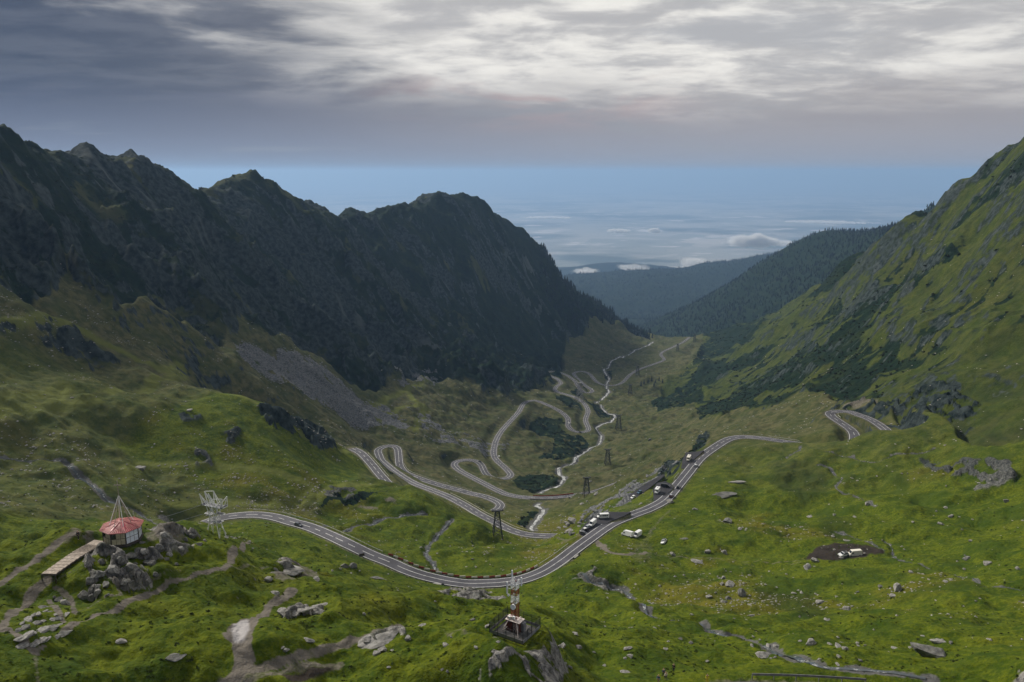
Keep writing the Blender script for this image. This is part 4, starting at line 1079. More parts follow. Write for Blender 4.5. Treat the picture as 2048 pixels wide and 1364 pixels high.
# ------------------------------------------------------------------ radio mast in its fenced yard
def mast():
    c = at(1030, 1264); c.z = ground(c.x, c.y)
    root = empty("radio_mast", c + Vector((0, 0, .35)), R_(-32))
    m = MB(); m.box((0, 0, -.7), (6.2, 5.4, 1.4)); m.build("concrete_plinth", M_CONCDK, root)
    base = 1.75; leg_t = .55; H = 9.3; z1 = 2.35
    for sx in (-1, 1):
        for sy in (-1, 1):
            m = MB(); m.tube((sx * base, sy * base, 0), (sx * .72, sy * .72, z1), .085, 6); m.tube((sx * base, sy * base, 0.05), (sx * .95, sy * .75, .9), .05, 5); m.build("leg", M_RUSTW, root)
    zs = [z1, 3.9, 5.2, 6.6, 7.7, H]; mats = [M_RUST, M_RUST, M_WSTEEL, M_RUST, M_WSTEEL]
    for k in range(5):
        m = MB(); za, zb = zs[k], zs[k + 1]; w = .5
        for sx, sy in ((-1, -1), (1, -1), (1, 1), (-1, 1)): m.tube((sx * w, sy * w, za), (sx * w, sy * w, zb), .075, 5)
        n = 2; C4 = [(-w, -w), (w, -w), (w, w), (-w, w)]
        for j in range(n):
            u0, u1 = za + (zb - za) * j / n, za + (zb - za) * (j + 1) / n
            for e in range(4):
                a, b = C4[e], C4[(e + 1) % 4]
                m.tube((*a, u0), (*b, u1), .035, 4); m.tube((*b, u0), (*a, u1), .035, 4); m.tube((*a, u0), (*b, u0), .04, 4)
        m.build("lattice_section", mats[k], root)
    for k, (x, w) in enumerate(((-.72, 1.25), (.72, 1.25))):
        cab = MB(); cab.box((x, -.1, 1.0), (w, 1.6, 1.8)); co = cab.build("cabinet", M_RUSTDK, root, bevel=.03)
        m = MB()
        for j in range(5): m.box((x - w / 2 + .12 + j * (w - .24) / 4, -.93, .95), (.05, .05, 1.5))
        m.build("louvre", M_RUSTW if k else M_RUST, co)
    m = MB(); m.box((0, -.05, 2.03), (3.0, 1.9, .12)); m.box((-.9, -.3, 2.3), (.7, .8, .5)); m.box((.2, -.5, 2.28), (.6, .6, .45)); m.build("cabinet_roof", M_RUSTW, root)
    m = MB(); m.box((1.55, .3, 1.0), (.7, .9, 1.5)); m.build("equipment_box", M_GALV, root, bevel=.03)
    for i in range(3):
        m = MB(); m.box((-.45 + i * .45, -1.15, 2.75 + .12 * i), (.36, .3, .4)); m.build("equipment_box", M_RUSTW if i % 2 else M_WSTEEL, root)
    m = MB()
    n = 14
    for k in range(4):
        r0, r1, y0, y1 = k * .12, (k + 1) * .12, -.18 + .02 * k * k, -.18 + .02 * (k + 1) ** 2
        V = []
        for r, y in ((r0, y0), (r1, y1)):
            V += [(.15 + r * math.cos(t), -.9 - .12 + y * -1 * .3, 4.75 + r * math.sin(t)) for t in [2 * math.pi * i / n for i in range(n)]]
        m.add(V, [(i, (i + 1) % n, n + (i + 1) % n, n + i) for i in range(n)])
    m.tube((.15, -.75, 4.75), (.15, -.97, 4.75), .46, 14); m.build("dish_antenna", M_WSTEEL, root)
    m = MB(); m.box((-1.45, -.35, 7.55), (.26, .16, 2.1)); m.tube((-1.35, -.3, 7.5), (-.72, -.3, 7.5), .04, 4); m.tube((-1.35, -.3, 8.2), (-.72, -.3, 8.2), .04, 4); m.build("panel_antenna", M_WSTEEL, root)
    m = MB(); m.box((-.8, .3, H + .35), (.26, .18, 1.9)); m.build("panel_antenna", M_WSTEEL, root)
    m = MB(); m.box((.95, .6, H - .4), (.24, .18, 1.5)); m.build("panel_antenna", M_WSTEEL, root)
    m = MB(); m.tube((-1.1, -.3, 6.35), (-1.1, -.55, 6.35), .22, 10); m.build("drum_antenna", M_WSTEEL, root)
    m = MB(); m.tube((.55, -.6, H), (.55, -.6, H + .28), .1, 8); m.build("beacon", M_RUST, root)
    m = MB(); m.tube((1.1, .2, 3.2), (1.1, .2, 4.1), .03, 4); m.tube((.9, .2, 3.9), (1.5, .2, 4.0), .03, 4); m.build("whip_antenna", M_GALV, root)
    root.scale = (.86, .86, .92)
    tag(root, "red and white lattice radio mast with dish and rusty cabinets on the near knoll", "mast")
    fence = empty("yard_fence", c + Vector((0, 0, .35)), R_(-32))
    cor = [(-3.0, -2.6), (3.0, -2.6), (3.0, 2.6), (-3.0, 2.6)]
    for e in range(4):
        a, b = Vector((*cor[e], 0)), Vector((*cor[(e + 1) % 4], 0)); L = (b - a).length; k = 4
        for j in range(k):
            p, q = a.lerp(b, j / k), a.lerp(b, (j + 1) / k)
            m = MB(); m.box((p.x, p.y, .9), (.07, .07, 1.9)); m.build("post", M_DKSTEEL, fence)
            m = MB()
            for t in range(1, 9):
                w = p.lerp(q, t / 9); m.tube((w.x, w.y, .02), (w.x, w.y, 1.75), .022, 3)
            for z in (.03, .35, .7, 1.05, 1.4, 1.75): m.tube((p.x, p.y, z), (q.x, q.y, z), .022, 3)
            m.build("mesh_panel", M_DKSTEEL, fence)
            c_ = (p + q) / 2; m = MB(); m.box((c_.x, c_.y, .25), ((q - p).length - .1, .04, .5), math.atan2(q.y - p.y, q.x - p.x)); m.build("kick_board", M_GALV, fence)
    tag(fence, "dark wire mesh fence enclosing the yard of the red and white mast", "fence")
mast()

# ------------------------------------------------------------------ lattice pylons of the cableway
def lattice(h, bw, tw, leg, brace, mat, arm, twin=False):
    root = empty("cableway_pylon", (0, 0, 0))
    cs = ((-1, -1), (1, -1), (1, 1), (-1, 1))
    W = lambda z: bw + (tw - bw) * (z / h)
    for sx, sy in cs:
        m = MB(); m.tube((sx * bw / 2, sy * bw / 2, -1.5), (sx * tw / 2, sy * tw / 2, h), leg, 5, leg * .75); m.build("leg", mat, root)
    n = 5
    zs = [h * (1 - (1 - i / n) ** 1.25) for i in range(n + 1)]
    for k in range(n):
        m = MB(); z0, z1 = zs[k], zs[k + 1]; w0, w1 = W(z0) / 2, W(z1) / 2
        for e in range(4):
            a, b = cs[e], cs[(e + 1) % 4]
            m.tube((a[0] * w0, a[1] * w0, z0), (b[0] * w1, b[1] * w1, z1), brace, 4); m.tube((b[0] * w0, b[1] * w0, z0), (a[0] * w1, a[1] * w1, z1), brace, 4)
            m.tube((a[0] * w1, a[1] * w1, z1), (b[0] * w1, b[1] * w1, z1), brace, 4)
        m.build("bracing", mat, root)
    m = MB(); m.box((0, 0, h + .2), (arm, tw * .8, .4)); m.box((-arm * .42, 0, h + .7), (.5, tw * 1.5, .5)); m.box((arm * .42, 0, h + .7), (.5, tw * 1.5, .5)); m.build("crossarm", mat, root)
    for s in (-1, 1):
        m = MB(); m.tube((s * arm * .42, -tw * .9, h + 1.1), (s * arm * .42, tw * .9, h + 1.1), .18, 6); m.build("cable_saddle", mat, root)
    return root
PYL = [ (995,1071,1018,"tall dark lattice pylon standing on the meadow inside the road curve",1.0), (1173,990,953,"dark lattice pylon beside the valley bridge",1.0), (1215,929,897,"dark lattice pylon on the pasture right of the river bend",1.0), (1237,860,829,"dark lattice pylon on the slope level with the double road bend",.95), (1260,790,768,"dark lattice pylon beyond the river crossing",.95), (1275,751,731,"dark lattice pylon beside the road past the river crossing",.95), (1355,703,687,"second farthest dark pylon by the valley road",.9), (1389,684,668,"farthest dark pylon at the lip of the valley",.9) ]
proto = None
for (px, pb, ptop, lab, k) in PYL:
    c = at(px, pb); r = math.hypot(c.x, c.y); _, s_ = ray(px, ptop); h = (s_ * r + CAMZ) - c.z
    o = lattice(h - 1.2, h * .34, h * .13, h * .016, h * .0075, M_DKSTEEL, h * .42)
    o.location = c; o.rotation_euler.z = R_(8)
    tag(o, lab, "pylon", "dark pylons down the valley")
c = at(1159, 803); r = math.hypot(c.x, c.y); _, s_ = ray(1159, 765); h = (s_ * r + CAMZ) - c.z
o = lattice(h - 1, h * .33, h * .13, h * .014, h * .0065, M_GALV, h * .22); o.location = c; o.rotation_euler.z = R_(20)
tag(o, "pale grey lattice pylon among the farther road bends", "pylon")

def white_pylon():
    c = at(432, 1068); c.z = ground(c.x, c.y)
    root = empty("cableway_support", c, R_(-22))
    r = math.hypot(c.x, c.y); _, s_ = ray(420, 990); H = s_ * r + CAMZ - c.z
    k = H / 12.0
    V = lambda x, y, z: Vector((x * k, y * k, z * k))
    for sx in (-1, 1):
        for sy in (-1, 1):
            m = MB(); m.tube(V(sx * 2.5, sy * 1.3, -1.2), V(sx * 1.2, sy * .8, 4.0), .14 * k, 5); m.tube(V(sx * 2.5, sy * 1.3, 0), V(sx * 2.0, sy * .4, 2.4), .11 * k, 5); m.build("leg", M_WSTEEL, root)
    m = MB()
    for z0, z1 in ((4.0, 6.2), (6.2, 8.6)):
        for sx in (-1, 1):
            for sy in (-1, 1):
                m.tube(V(sx * 1.2, sy * .8, z0), V(sx * (1.2 if z1 < 8 else 2.0), sy * .8, z1), .13 * k, 5)
                m.tube(V(sx * 1.2, sy * .8, z0), V(-sx * 1.2, sy * .8, z1), .10 * k, 4)
                m.tube(V(sx * 1.2, sy * .8, z0), V(sx * 1.2, -sy * .8, z1), .10 * k, 4)
    m.build("lattice_trunk", M_WSTEEL, root)
    for z, x0, x1, w in ((4.0, -2.0, 2.4, 1.6), (6.0, -3.0, -.6, 1.3), (6.6, 1.0, 3.4, 1.2), (8.7, -3.6, 4.0, 2.0)):
        m = MB(); m.box(((x0 + x1) / 2 * k, 0, z * k), ((x1 - x0) * k, w * k, .14 * k)); d = m.build("platform", M_GALV, root)
        m = MB()
        for sy in (-1, 1): m.tube(V(x0, sy * w / 2, z + .05), V(x1, sy * w / 2, z + .05), .09 * k, 5)
        for x in (x0, x1): m.tube(V(x, -w / 2, z + .05), V(x, w / 2, z + .05), .09 * k, 5)
        m.build("edge_beam", M_WSTEEL, d)
    for (x, t, hh) in ((-2.4, -3.9, 12.0), (.1, -.6, 12.6), (2.3, 4.1, 11.7)):
        m = MB()
        for sy in (-1, 1):
            m.tube(V(x - .7, sy * .9, 8.8), V(t, sy * 1.0, hh), .13 * k, 5); m.tube(V(x + .8, sy * .9, 8.8), V(t, sy * 1.0, hh), .13 * k, 5)
            m.tube(V(x + 1.9, sy * .9, 8.8), V(t, sy * 1.0, hh), .10 * k, 5)
        m.build("top_frame", M_WSTEEL, root)
    m = MB(); m.tube(V(-3.9, 1.0, 12.0), V(-.6, 1.0, 12.6), .08 * k, 4); m.tube(V(.1, -1.0, 11.0), V(4.1, -1.0, 11.7), .08 * k, 4); m.build("top_rail", M_WSTEEL, root)
    for x in (-3.3, 3.7):
        m = MB(); m.tube(V(x, -1.2, 9.0), V(x, 1.2, 9.0), .24 * k, 8); m.build("cable_sheave", M_GALV, root)
    tag(root, "white steel cableway support with platforms behind the pavilion knoll", "pylon")
    for z, lab in ((8.9, "upper thin steel cable running left from the white support"), (6.1, "lower thin steel cable running left from the white support")):
        p = c + V(-3.4, 0, z); px, py = (262, 1041) if z > 8 else (250, 1056)
        th, s = ray(px, py); q = Vector((150 * math.sin(th) - 60, 150 * math.cos(th) + 14, s * 150 + CAMZ + 2)); 
        th, s = ray(px - 40, py + 8); rr_ = 260; q = Vector((rr_ * math.sin(th), rr_ * math.cos(th), s * rr_ + CAMZ))
        m = MB(); N_ = 10
        pts = [p.lerp(q, i / N_) - Vector((0, 0, 1.2 * math.sin(math.pi * i / N_))) for i in range(N_ + 1)]
        for a, b in zip(pts, pts[1:]): m.tube(a, b, .035, 4)
        o = m.build("cable", M_GALV); tag(o, lab, "cable")
white_pylon()

# ------------------------------------------------------------------ vehicles
def wheels(root, xs, ys, r):
    for x in xs:
        for y in ys:
            m = MB(); sx = 1 if x > 0 else -1
            m.tube((x - .1 * sx, y, r), (x + .1 * sx, y, r), r, 12); w = m.build("wheel", M_TYRE, root)
            m = MB(); m.tube((x + .09 * sx, y, r), (x + .12 * sx, y, r), r * .6, 10); m.build("rim", M_RIM, w)
def van(name, L, Wd, Hh, col, windows, roofmat=None):
    root = empty(name, (0, 0, 0)); h = L / 2
    prof = [(-h, .45), (-h, Hh - .25), (-h + .12, Hh - .04), (-h + .4, Hh), (h - 1.75, Hh), (h - 1.45, Hh - .1), (h - .78, 1.42), (h - .1, 1.12), (h, .95), (h, .45), (h - .4, .32), (-h + .3, .32)]
    m = MB(); m.prism(prof, -Wd / 2, Wd / 2, .13); m.build("body", col, root, bevel=.06)
    m = MB(); m.add([(-Wd / 2 + .22, h - .80, 1.47), (Wd / 2 - .22, h - .80, 1.47), (Wd / 2 - .26, h - 1.40, Hh - .18), (-Wd / 2 + .26, h - 1.40, Hh - .18)] + [(-Wd / 2 + .22, h - .76, 1.49), (Wd / 2 - .22, h - .76, 1.49), (Wd / 2 - .26, h - 1.36, Hh - .16), (-Wd / 2 + .26, h - 1.36, Hh - .16)], [(4, 5, 6, 7), (3, 2, 1, 0), (0, 1, 5, 4), (1, 2, 6, 5), (2, 3, 7, 6), (3, 0, 4, 7)]); m.build("windscreen", M_GLASS, root)
    for sx in (-1, 1):
        x = sx * (Wd / 2 - .055)
        m = MB(); m.prism([(h - 2.15, 1.40), (h - 2.15, 1.98), (h - 1.55, 1.98), (h - 1.12, 1.40)], x - .03, x + .03); m.build("cab_window", M_GLASS, root)
        for (y0, y1) in windows:
            m = MB(); m.prism([(y0, 1.40), (y0, 2.02), (y1, 2.02), (y1, 1.40)], x - .03, x + .03); m.build("side_window", M_GLASS, root)
        m = MB(); m.box((sx * (Wd / 2 - .28), h - .02, .98), (.34, .12, .24)); m.build("headlight", M_LAMP, root)
        m = MB(); m.box((sx * (Wd / 2 - .12), -h - .01, 1.15), (.14, .06, .6)); m.build("tail_light", M_TAIL, root)
        m = MB(); m.box((sx * (Wd / 2 + .12), h - 1.25, 1.5), (.16, .1, .32)); m.build("mirror", M_TYRE, root)
    m = MB(); m.box((0, h + .02, .58), (Wd - .1, .14, .26)); m.build("bumper", M_TYRE, root)
    wheels(root, (-Wd / 2 + .06, Wd / 2 - .06), (h - .95, -h + 1.15), .35)
    return root
def car(name, L, Wd, Hh, col, suv=False, roof=None):
    root = empty(name, (0, 0, 0)); h = L / 2; b = .92 if not suv else 1.05
    prof = [(-h, .42), (-h + .03, b - .05), (-h + .15, b), (h - 1.25, b), (h - .25, b - .18), (h, b - .38), (h, .40), (h - .3, .26), (-h + .25, .26)]
    m = MB(); m.prism(prof, -Wd / 2, Wd / 2, .06); m.build("body", col, root, bevel=.05)
    rear = -h + (.28 if suv else .45); gh = [(rear - .1, b), (rear + .22, Hh - .03), (rear + .5, Hh), (h - 2.15, Hh), (h - 1.85, Hh - .04), (h - 1.12, b)]
    m = MB(); m.prism(gh, -Wd / 2 + .06, Wd / 2 - .06, .17); cab = m.build("cabin", col, root, bevel=.03)
    top = [(rear + .42, Hh + .012), (h - 2.1, Hh + .012)]
    m = MB(); m.box((0, (top[0][0] + top[1][0]) / 2, Hh + .012), (Wd - .48, top[1][0] - top[0][0], .03)); m.build("roof", roof or col, root)
    for sx in (-1, 1):
        x = sx * (Wd / 2 - .115)
        m = MB(); m.prism([(rear + .18, b + .06), (rear + .32, Hh - .12), (h - 2.05, Hh - .12), (h - 1.45, b + .06)], x - .045, x + .045); m.build("side_window", M_GLASS, root)
        m = MB(); m.box((sx * (Wd / 2 - .28), h - .05, b - .27), (.36, .14, .16)); m.build("headlight", M_LAMP, root)
        m = MB(); m.box((sx * (Wd / 2 - .2), -h + .02, b - .16), (.3, .08, .18)); m.build("tail_light", M_TAIL, root)
    def slab(y0, z0, y1, z1, w, nm):
        d = Vector((0, y1 - y0, z1 - z0)).normalized(); n = Vector((0, d.z, -d.y)) * .025
        n = n if (n.y > 0) == (nm == "windscreen") else -n
        m = MB(); A = [(-w, y0, z0), (w, y0, z0), (w * .86, y1, z1), (-w * .86, y1, z1)]
        m.add([Vector(a) - n * .2 for a in A] + [Vector(a) + n for a in A], [(3, 2, 1, 0), (4, 5, 6, 7), (0, 1, 5, 4), (1, 2, 6, 5), (2, 3, 7, 6), (3, 0, 4, 7)]); m.build(nm, M_GLASS, root)
    slab(h - 1.17, b + .04, h - 1.82, Hh - .07, Wd / 2 - .16, "windscreen"); slab(rear - .08, b + .05, rear + .2, Hh - .08, Wd / 2 - .18, "rear_window")
    wheels(root, (-Wd / 2 + .08, Wd / 2 - .08), (h - .85, -h + .85), .33)
    return root
def camper(name, L, col, side):
    root = empty(name, (0, 0, 0)); h = L / 2; Wd = 2.25
    m = MB(); m.prism([(-h, .5), (-h, 2.75), (-h + .15, 2.88), (h - 1.0, 2.95), (h - .55, 2.75), (h - .6, 2.15), (h - 1.55, 2.0), (h - 1.75, .5)], -Wd / 2, Wd / 2, .05); m.build("living_box", col, root, bevel=.05)
    m = MB(); m.prism([(h - 1.8, .4), (h - 1.8, 1.98), (h - 1.3, 1.98), (h - .75, 1.35), (h - .08, 1.1), (h, .9), (h, .4)], -Wd / 2 + .14, Wd / 2 - .14, .08); m.build("cab", col, root, bevel=.05)
    m = MB(); m.add([(-.85, h - .72, 1.38), (.85, h - .72, 1.38), (.8, h - 1.24, 1.94), (-.8, h - 1.24, 1.94), (-.85, h - .79, 1.34), (.85, h - .79, 1.34), (.8, h - 1.31, 1.9), (-.8, h - 1.31, 1.9)], [(0, 1, 2, 3), (7, 6, 5, 4), (0, 4, 5, 1), (1, 5, 6, 2), (2, 6, 7, 3), (3, 7, 4, 0)]); m.build("windscreen", M_GLASS, root)
    for sx in (-1, 1):
        x = sx * (Wd / 2 + .0)
        for y0, y1 in ((-h + .6, -h + 1.5), (-.4, .7)):
            m = MB(); m.box((x, (y0 + y1) / 2, 1.95), (.06, y1 - y0, .55)); m.build("side_window", M_GLASS, root)
        m = MB(); m.box((x, -h + 2.0, 1.35), (.04, .6, 1.6)); m.build("side_panel", side, root)
        m = MB(); m.box((sx * .72, h - .02, .9), (.36, .12, .22)); m.build("headlight", M_LAMP, root)
        m = MB(); m.box((sx * .9, -h - .01, .95), (.2, .06, .35)); m.build("tail_light", M_TAIL, root)
    m = MB(); m.box((0, -h - .01, 2.1), (1.2, .06, .5)); m.build("rear_window", M_GLASS, root)
    m = MB(); m.box((0, -.3, 2.99), (.6, .6, .12)); m.box((0, -h + 1.3, 2.97), (.5, .5, .1)); m.build("roof_hatch", M_GALV, root)
    wheels(root, (-Wd / 2 + .12, Wd / 2 - .12), (h - .95, -h + 1.3), .36)
    return root
P_WHITE = paint("van_white", (0.80, 0.80, 0.79)); P_BLACK = paint("car_black", (0.012, 0.013, 0.015)); P_SILVER = paint("car_silver", (0.34, 0.36, 0.39)); P_GREY = paint("car_grey", (0.11, 0.115, 0.13)); P_DRED = paint("car_dark_red", (0.075, 0.022, 0.020)); P_BLUE = paint("car_blue", (0.05, 0.12, 0.20)); P_CREAM = paint("van_cream", (0.76, 0.72, 0.62))

def place(o, px, py, head, label, cat, z=None, group="vehicles along the mountain road"):
    if z is None: p = at(px, py); p.z = ground(p.x, p.y) + .03
    else: q = at_z(px, py, z); p = Vector((q[0], q[1], z + CAMZ + .03))
    hd = R_(head); L = 1.6; f = Vector((math.sin(hd), math.cos(hd), 0))
    if z is None:                                          # sit on the slope
        zf_, zb_ = ground(p.x + f.x * L, p.y + f.y * L), ground(p.x - f.x * L, p.y - f.y * L)
        zl_, zr_ = ground(p.x - f.y * .8, p.y + f.x * .8), ground(p.x + f.y * .8, p.y - f.x * .8)
        o.rotation_euler = (math.atan2(zf_ - zb_, 2 * L), math.atan2(zl_ - zr_, 1.6), -hd)
        p.z = (zf_ + zb_ + zl_ + zr_) / 4 + .05
    else: o.rotation_euler = (0, 0, -hd)
    o.location = p
    return tag(o, label, cat, group)
def on_road(o, key, px, py, side, fwd, label, cat):
    P = ROAD_XYZ[key]; th, s = ray(px, py)
    # nearest road sample by sight angle
    d = [(math.atan2(p[0], p[1]) - th) ** 2 + (p[2] / math.hypot(p[0], p[1]) - s) ** 2 for p in P]
    i = int(np.argmin(d)); i = min(max(i, 1), len(P) - 2)
    t = Vector((P[i + 1][0] - P[i - 1][0], P[i + 1][1] - P[i - 1][1], P[i + 1][2] - P[i - 1][2])); t2 = Vector((t.x, t.y, 0)).normalized()
    n = Vector((t2.y, -t2.x, 0)) * side
    o.location = Vector((P[i][0] + n.x, P[i][1] + n.y, P[i][2] + CAMZ + .06))
    if not fwd: t = -t; t2 = -t2
    o.rotation_euler = (math.atan2(t.z, math.hypot(t.x, t.y)), 0, -math.atan2(t2.x, t2.y))
    return tag(o, label, cat, "vehicles along the mountain road")
WIN = ((-2.5, -1.55), (-1.4, -.45), (-.3, .65))
place(van("minibus", 6.4, 2.0, 2.65, P_WHITE, WIN), 1206, 1036, -97, "white minibus with dark side windows parked across the lower lay-by", "minibus", -181.5)
place(van("delivery_van", 6.2, 2.05, 2.7, P_WHITE, ()), 1185, 1050, -148, "white van parked nose-down between the minibus and the dark cars in the lower lay-by", "van", -181.5)
place(car("parked_car", 4.4, 1.8, 1.48, P_SILVER), 1174, 1056.5, -140, "silver car parked just below the white van in the lower lay-by", "car", -181.5)
place(car("parked_car", 4.5, 1.82, 1.5, P_BLACK, roof=P_WHITE), 1168, 1062, -125, "black car with pale roof in the lower lay-by", "car", -181.5)
place(car("parked_car", 4.6, 1.85, 1.5, P_GREY), 1167.5, 1068.5, 118, "dark grey car at the bottom corner of the lower lay-by", "car", -181.5)
place(van("delivery_van", 6.3, 2.05, 2.75, P_WHITE, ()), 1255, 1072, -44, "white windowless van on the grass, left of the pair", "van")
place(van("delivery_van", 6.2, 2.05, 2.75, P_WHITE, ()), 1274, 1073, -142, "white windowless van on the grass, right of the pair", "van")
place(car("estate_car", 4.5, 1.85, 1.6, P_WHITE, True, M_GLASS), 1328, 1086, -150, "white estate car with black roof alone on the grass", "car")
place(camper("motorhome", 5.6, P_WHITE, P_WHITE), 1314.5, 985, 205, "square white motorhome in the middle lay-by", "motorhome", -186.5)
place(van("passenger_van", 5.2, 1.95, 2.1, P_BLACK, WIN[1:]), 1331, 974, 112, "black van beside the square white motorhome", "van", -186.5)
place(camper("motorhome", 6.4, P_CREAM, P_WHITE), 1377.5, 920, -158, "cream motorhome facing the camera in the topmost lay-by", "motorhome", -189.5)
place(car("parked_car", 4.3, 1.8, 1.5, P_WHITE), 1266, 996, -140, "white car at the lower end of the narrow asphalt strip", "car", -200)
place(car("parked_car", 4.3, 1.8, 1.48, P_BLUE), 1279, 986, -140, "dark blue car in the middle of the narrow asphalt strip", "car", -200)
place(van("delivery_van", 6.0, 2.05, 2.6, P_CREAM, ()), 1709, 1112, -96, "cream van at the right end of the muddy parking place", "van")
place(car("pickup_car", 4.6, 1.9, 1.75, P_WHITE, True, P_BLACK), 1686, 1111, -112, "white off-road car with dark sides on the muddy parking place", "car")
on_road(car("moving_car", 4.4, 1.82, 1.5, P_DRED, roof=P_SILVER), 'main', 1338, 995, 1.7, True, "dark red car driving past the middle lay-by", "car")
on_road(car("moving_car", 4.5, 1.85, 1.55, P_BLACK), 'main', 1353, 978, 1.7, True, "black car driving ahead of the dark red one", "car")
on_road(car("moving_car", 4.2, 1.8, 1.5, P_SILVER, roof=P_WHITE), 'main', 1388, 932, 1.7, True, "silver car driving near the topmost lay-by", "car")
on_road(car("moving_car", 4.5, 1.82, 1.5, P_GREY), 'main', 603, 1050, 1.8, True, "dark grey car on the left arm of the main road", "car")
for (px, py, c_, sd_, fw, lab) in ((1136, 847, P_WHITE, -1.6, False, "tiny white car in the left arm of the far double bend"), (1160, 863, P_BLACK, 1.6, True, "tiny dark car at the bottom of the far double bend"), (958, 925, P_BLACK, -1.6, True, "tiny black car on the looped bend above the bridge"), (997, 911, P_WHITE, 5.2, True, "tiny white car beside the long climbing stretch"), (1182, 780, P_WHITE, 1.6, True, "tiny white car at the farthest tight bend")):
    on_road(car("moving_car" if sd_ < 5 else "parked_car", 4.4, 1.82, 1.5, c_), 'valley', px, py, sd_, fw, lab, "car")

# ------------------------------------------------------------------ roadside: barriers, guardrails, culverts, bridge
def along(key, off, i0px, i1px, step):
    """points every 'step' metres on the line 'off' m beside a road between two sightings"""
    P = ROAD_XYZ[key]; sc = lambda q: int(np.argmin([(math.atan2(p[0], p[1]) - ray(*q)[0]) ** 2 + (p[2] / math.hypot(p[0], p[1]) - ray(*q)[1]) ** 2 for p in P]))
    a, b = sc(i0px), sc(i1px); a, b = min(a, b), max(a, b)
    Q = smooth_line(P, 3)[a:b + 1]; T, N = frames(Q)
    L_ = Q.copy(); L_[:, 0] += N[:, 0] * off; L_[:, 1] += N[:, 1] * off
    s = np.concatenate([[0], np.cumsum(np.linalg.norm(np.diff(L_[:, :2], axis=0), axis=1))])
    t = np.arange(0, s[-1], step)
    return np.stack([np.interp(t, s, L_[:, k]) for k in range(3)], 1)
bp_ = along('main', -5.2, (768, 1112), (1095, 1138), 2.65)
proto_b = {}
for k, mt in ((0, M_REDB), (1, M_WHTB)):
    m = MB(); m.prism([(-.30, 0), (-.28, .2), (-.14, .38), (-.11, .72), (.11, .72), (.14, .38), (.28, .2), (.30, 0)], -1.25, 1.25); proto_b[k] = m.mesh("concrete_barrier", mt)
for i in range(len(bp_) - 1):
    p, q = Vector(bp_[i]), Vector(bp_[i + 1]); c = (p + q) / 2
    o = bpy.data.objects.new("concrete_barrier", proto_b[i % 2]); COL.objects.link(o)
    o.location = (c.x, c.y, c.z + CAMZ - .12); o.rotation_euler = (0, 0, math.atan2(q.y - p.y, q.x - p.x))
    tag(o, ("red" if i % 2 == 0 else "white") + " concrete barrier block on the road bend, " + ORD[i] + " from the left end of the row", "barrier", "red and white barrier blocks")
def guardrail(key, off, a, b, label, step=4.0, hgt=.75, mat=M_RAIL, beam=.17):
    P = along(key, off, a, b, step)
    if len(P) < 2: return
    o0 = Vector((P[0][0], P[0][1], P[0][2] + CAMZ)); root = empty("guardrail", o0)
    W = [Vector((p[0], p[1], p[2] + CAMZ)) - o0 for p in P]
    m = MB()
    for p, q in zip(W, W[1:]):
        d = (q - p); d.z = 0; d.normalize(); n = Vector((d.y, -d.x, 0)) * .05
        A = []
        for e in (p, q):
            A += [e + n + Vector((0, 0, hgt - beam)), e - n + Vector((0, 0, hgt - beam)), e - n + Vector((0, 0, hgt + beam)), e + n + Vector((0, 0, hgt + beam))]
        m.add(A, [(0, 1, 5, 4), (1, 2, 6, 5), (2, 3, 7, 6), (3, 0, 4, 7), (0, 3, 2, 1), (4, 5, 6, 7)])
    m.build("rail", mat, root)
    pm = MB(); pm.box((0, 0, .2), (.14, .14, 1.5)); pme = pm.mesh("post", M_GALV)
    for w in W[::max(1, len(W) // 60)]:
        o = bpy.data.objects.new("post", pme); COL.objects.link(o); o.parent = root; o.location = w
    tag(root, label, "guardrail", "guardrails of the mountain road")
guardrail('main', -4.6, (500, 1029), (764, 1112), "pale guardrail along the far edge of the main road's left arm")
guardrail('main', -5.0, (1096, 1138), (1158, 1090), "pale guardrail between the red and white blocks and the lower lay-by")
guardrail('main', 4.6, (1098, 1136), (1128, 1116), "short guardrail on the near edge above the culvert")
guardrail('main', -4.5, (1362, 960), (1374, 946), "short guardrail between the middle and topmost lay-bys")
guardrail('main', -4.8, (1530, 876), (1600, 888), "guardrail on the crest left of the right hairpin")
guardrail('terrace', 4.6, (889, 990), (1100, 1072), "guardrail on the far edge of the lower terrace road", mat=M_WHTB)
guardrail('terrace', -4.5, (930, 1013), (1000, 1049), "guardrail on the near edge of the lower terrace road")
guardrail('terrace', -4.5, (800, 930), (940, 986), "guardrail of the long straight below the left loop")
guardrail('cutting', -4.6, (725, 908), (770, 960), "guardrail beside the short road stretch behind the green hill")
guardrail('hairpin', 4.6, (1662, 826), (1668, 836), "guardrail round the outside of the right hairpin")
guardrail('near', -4.6, (1515, 1391), (1790, 1404), "galvanised guardrail at the lower right road edge", hgt=.8, mat=M_GALV, beam=.2)
for off, lab in ((-3.9, "far parapet of the concrete valley bridge"), (3.9, "near parapet of the concrete valley bridge")): pass
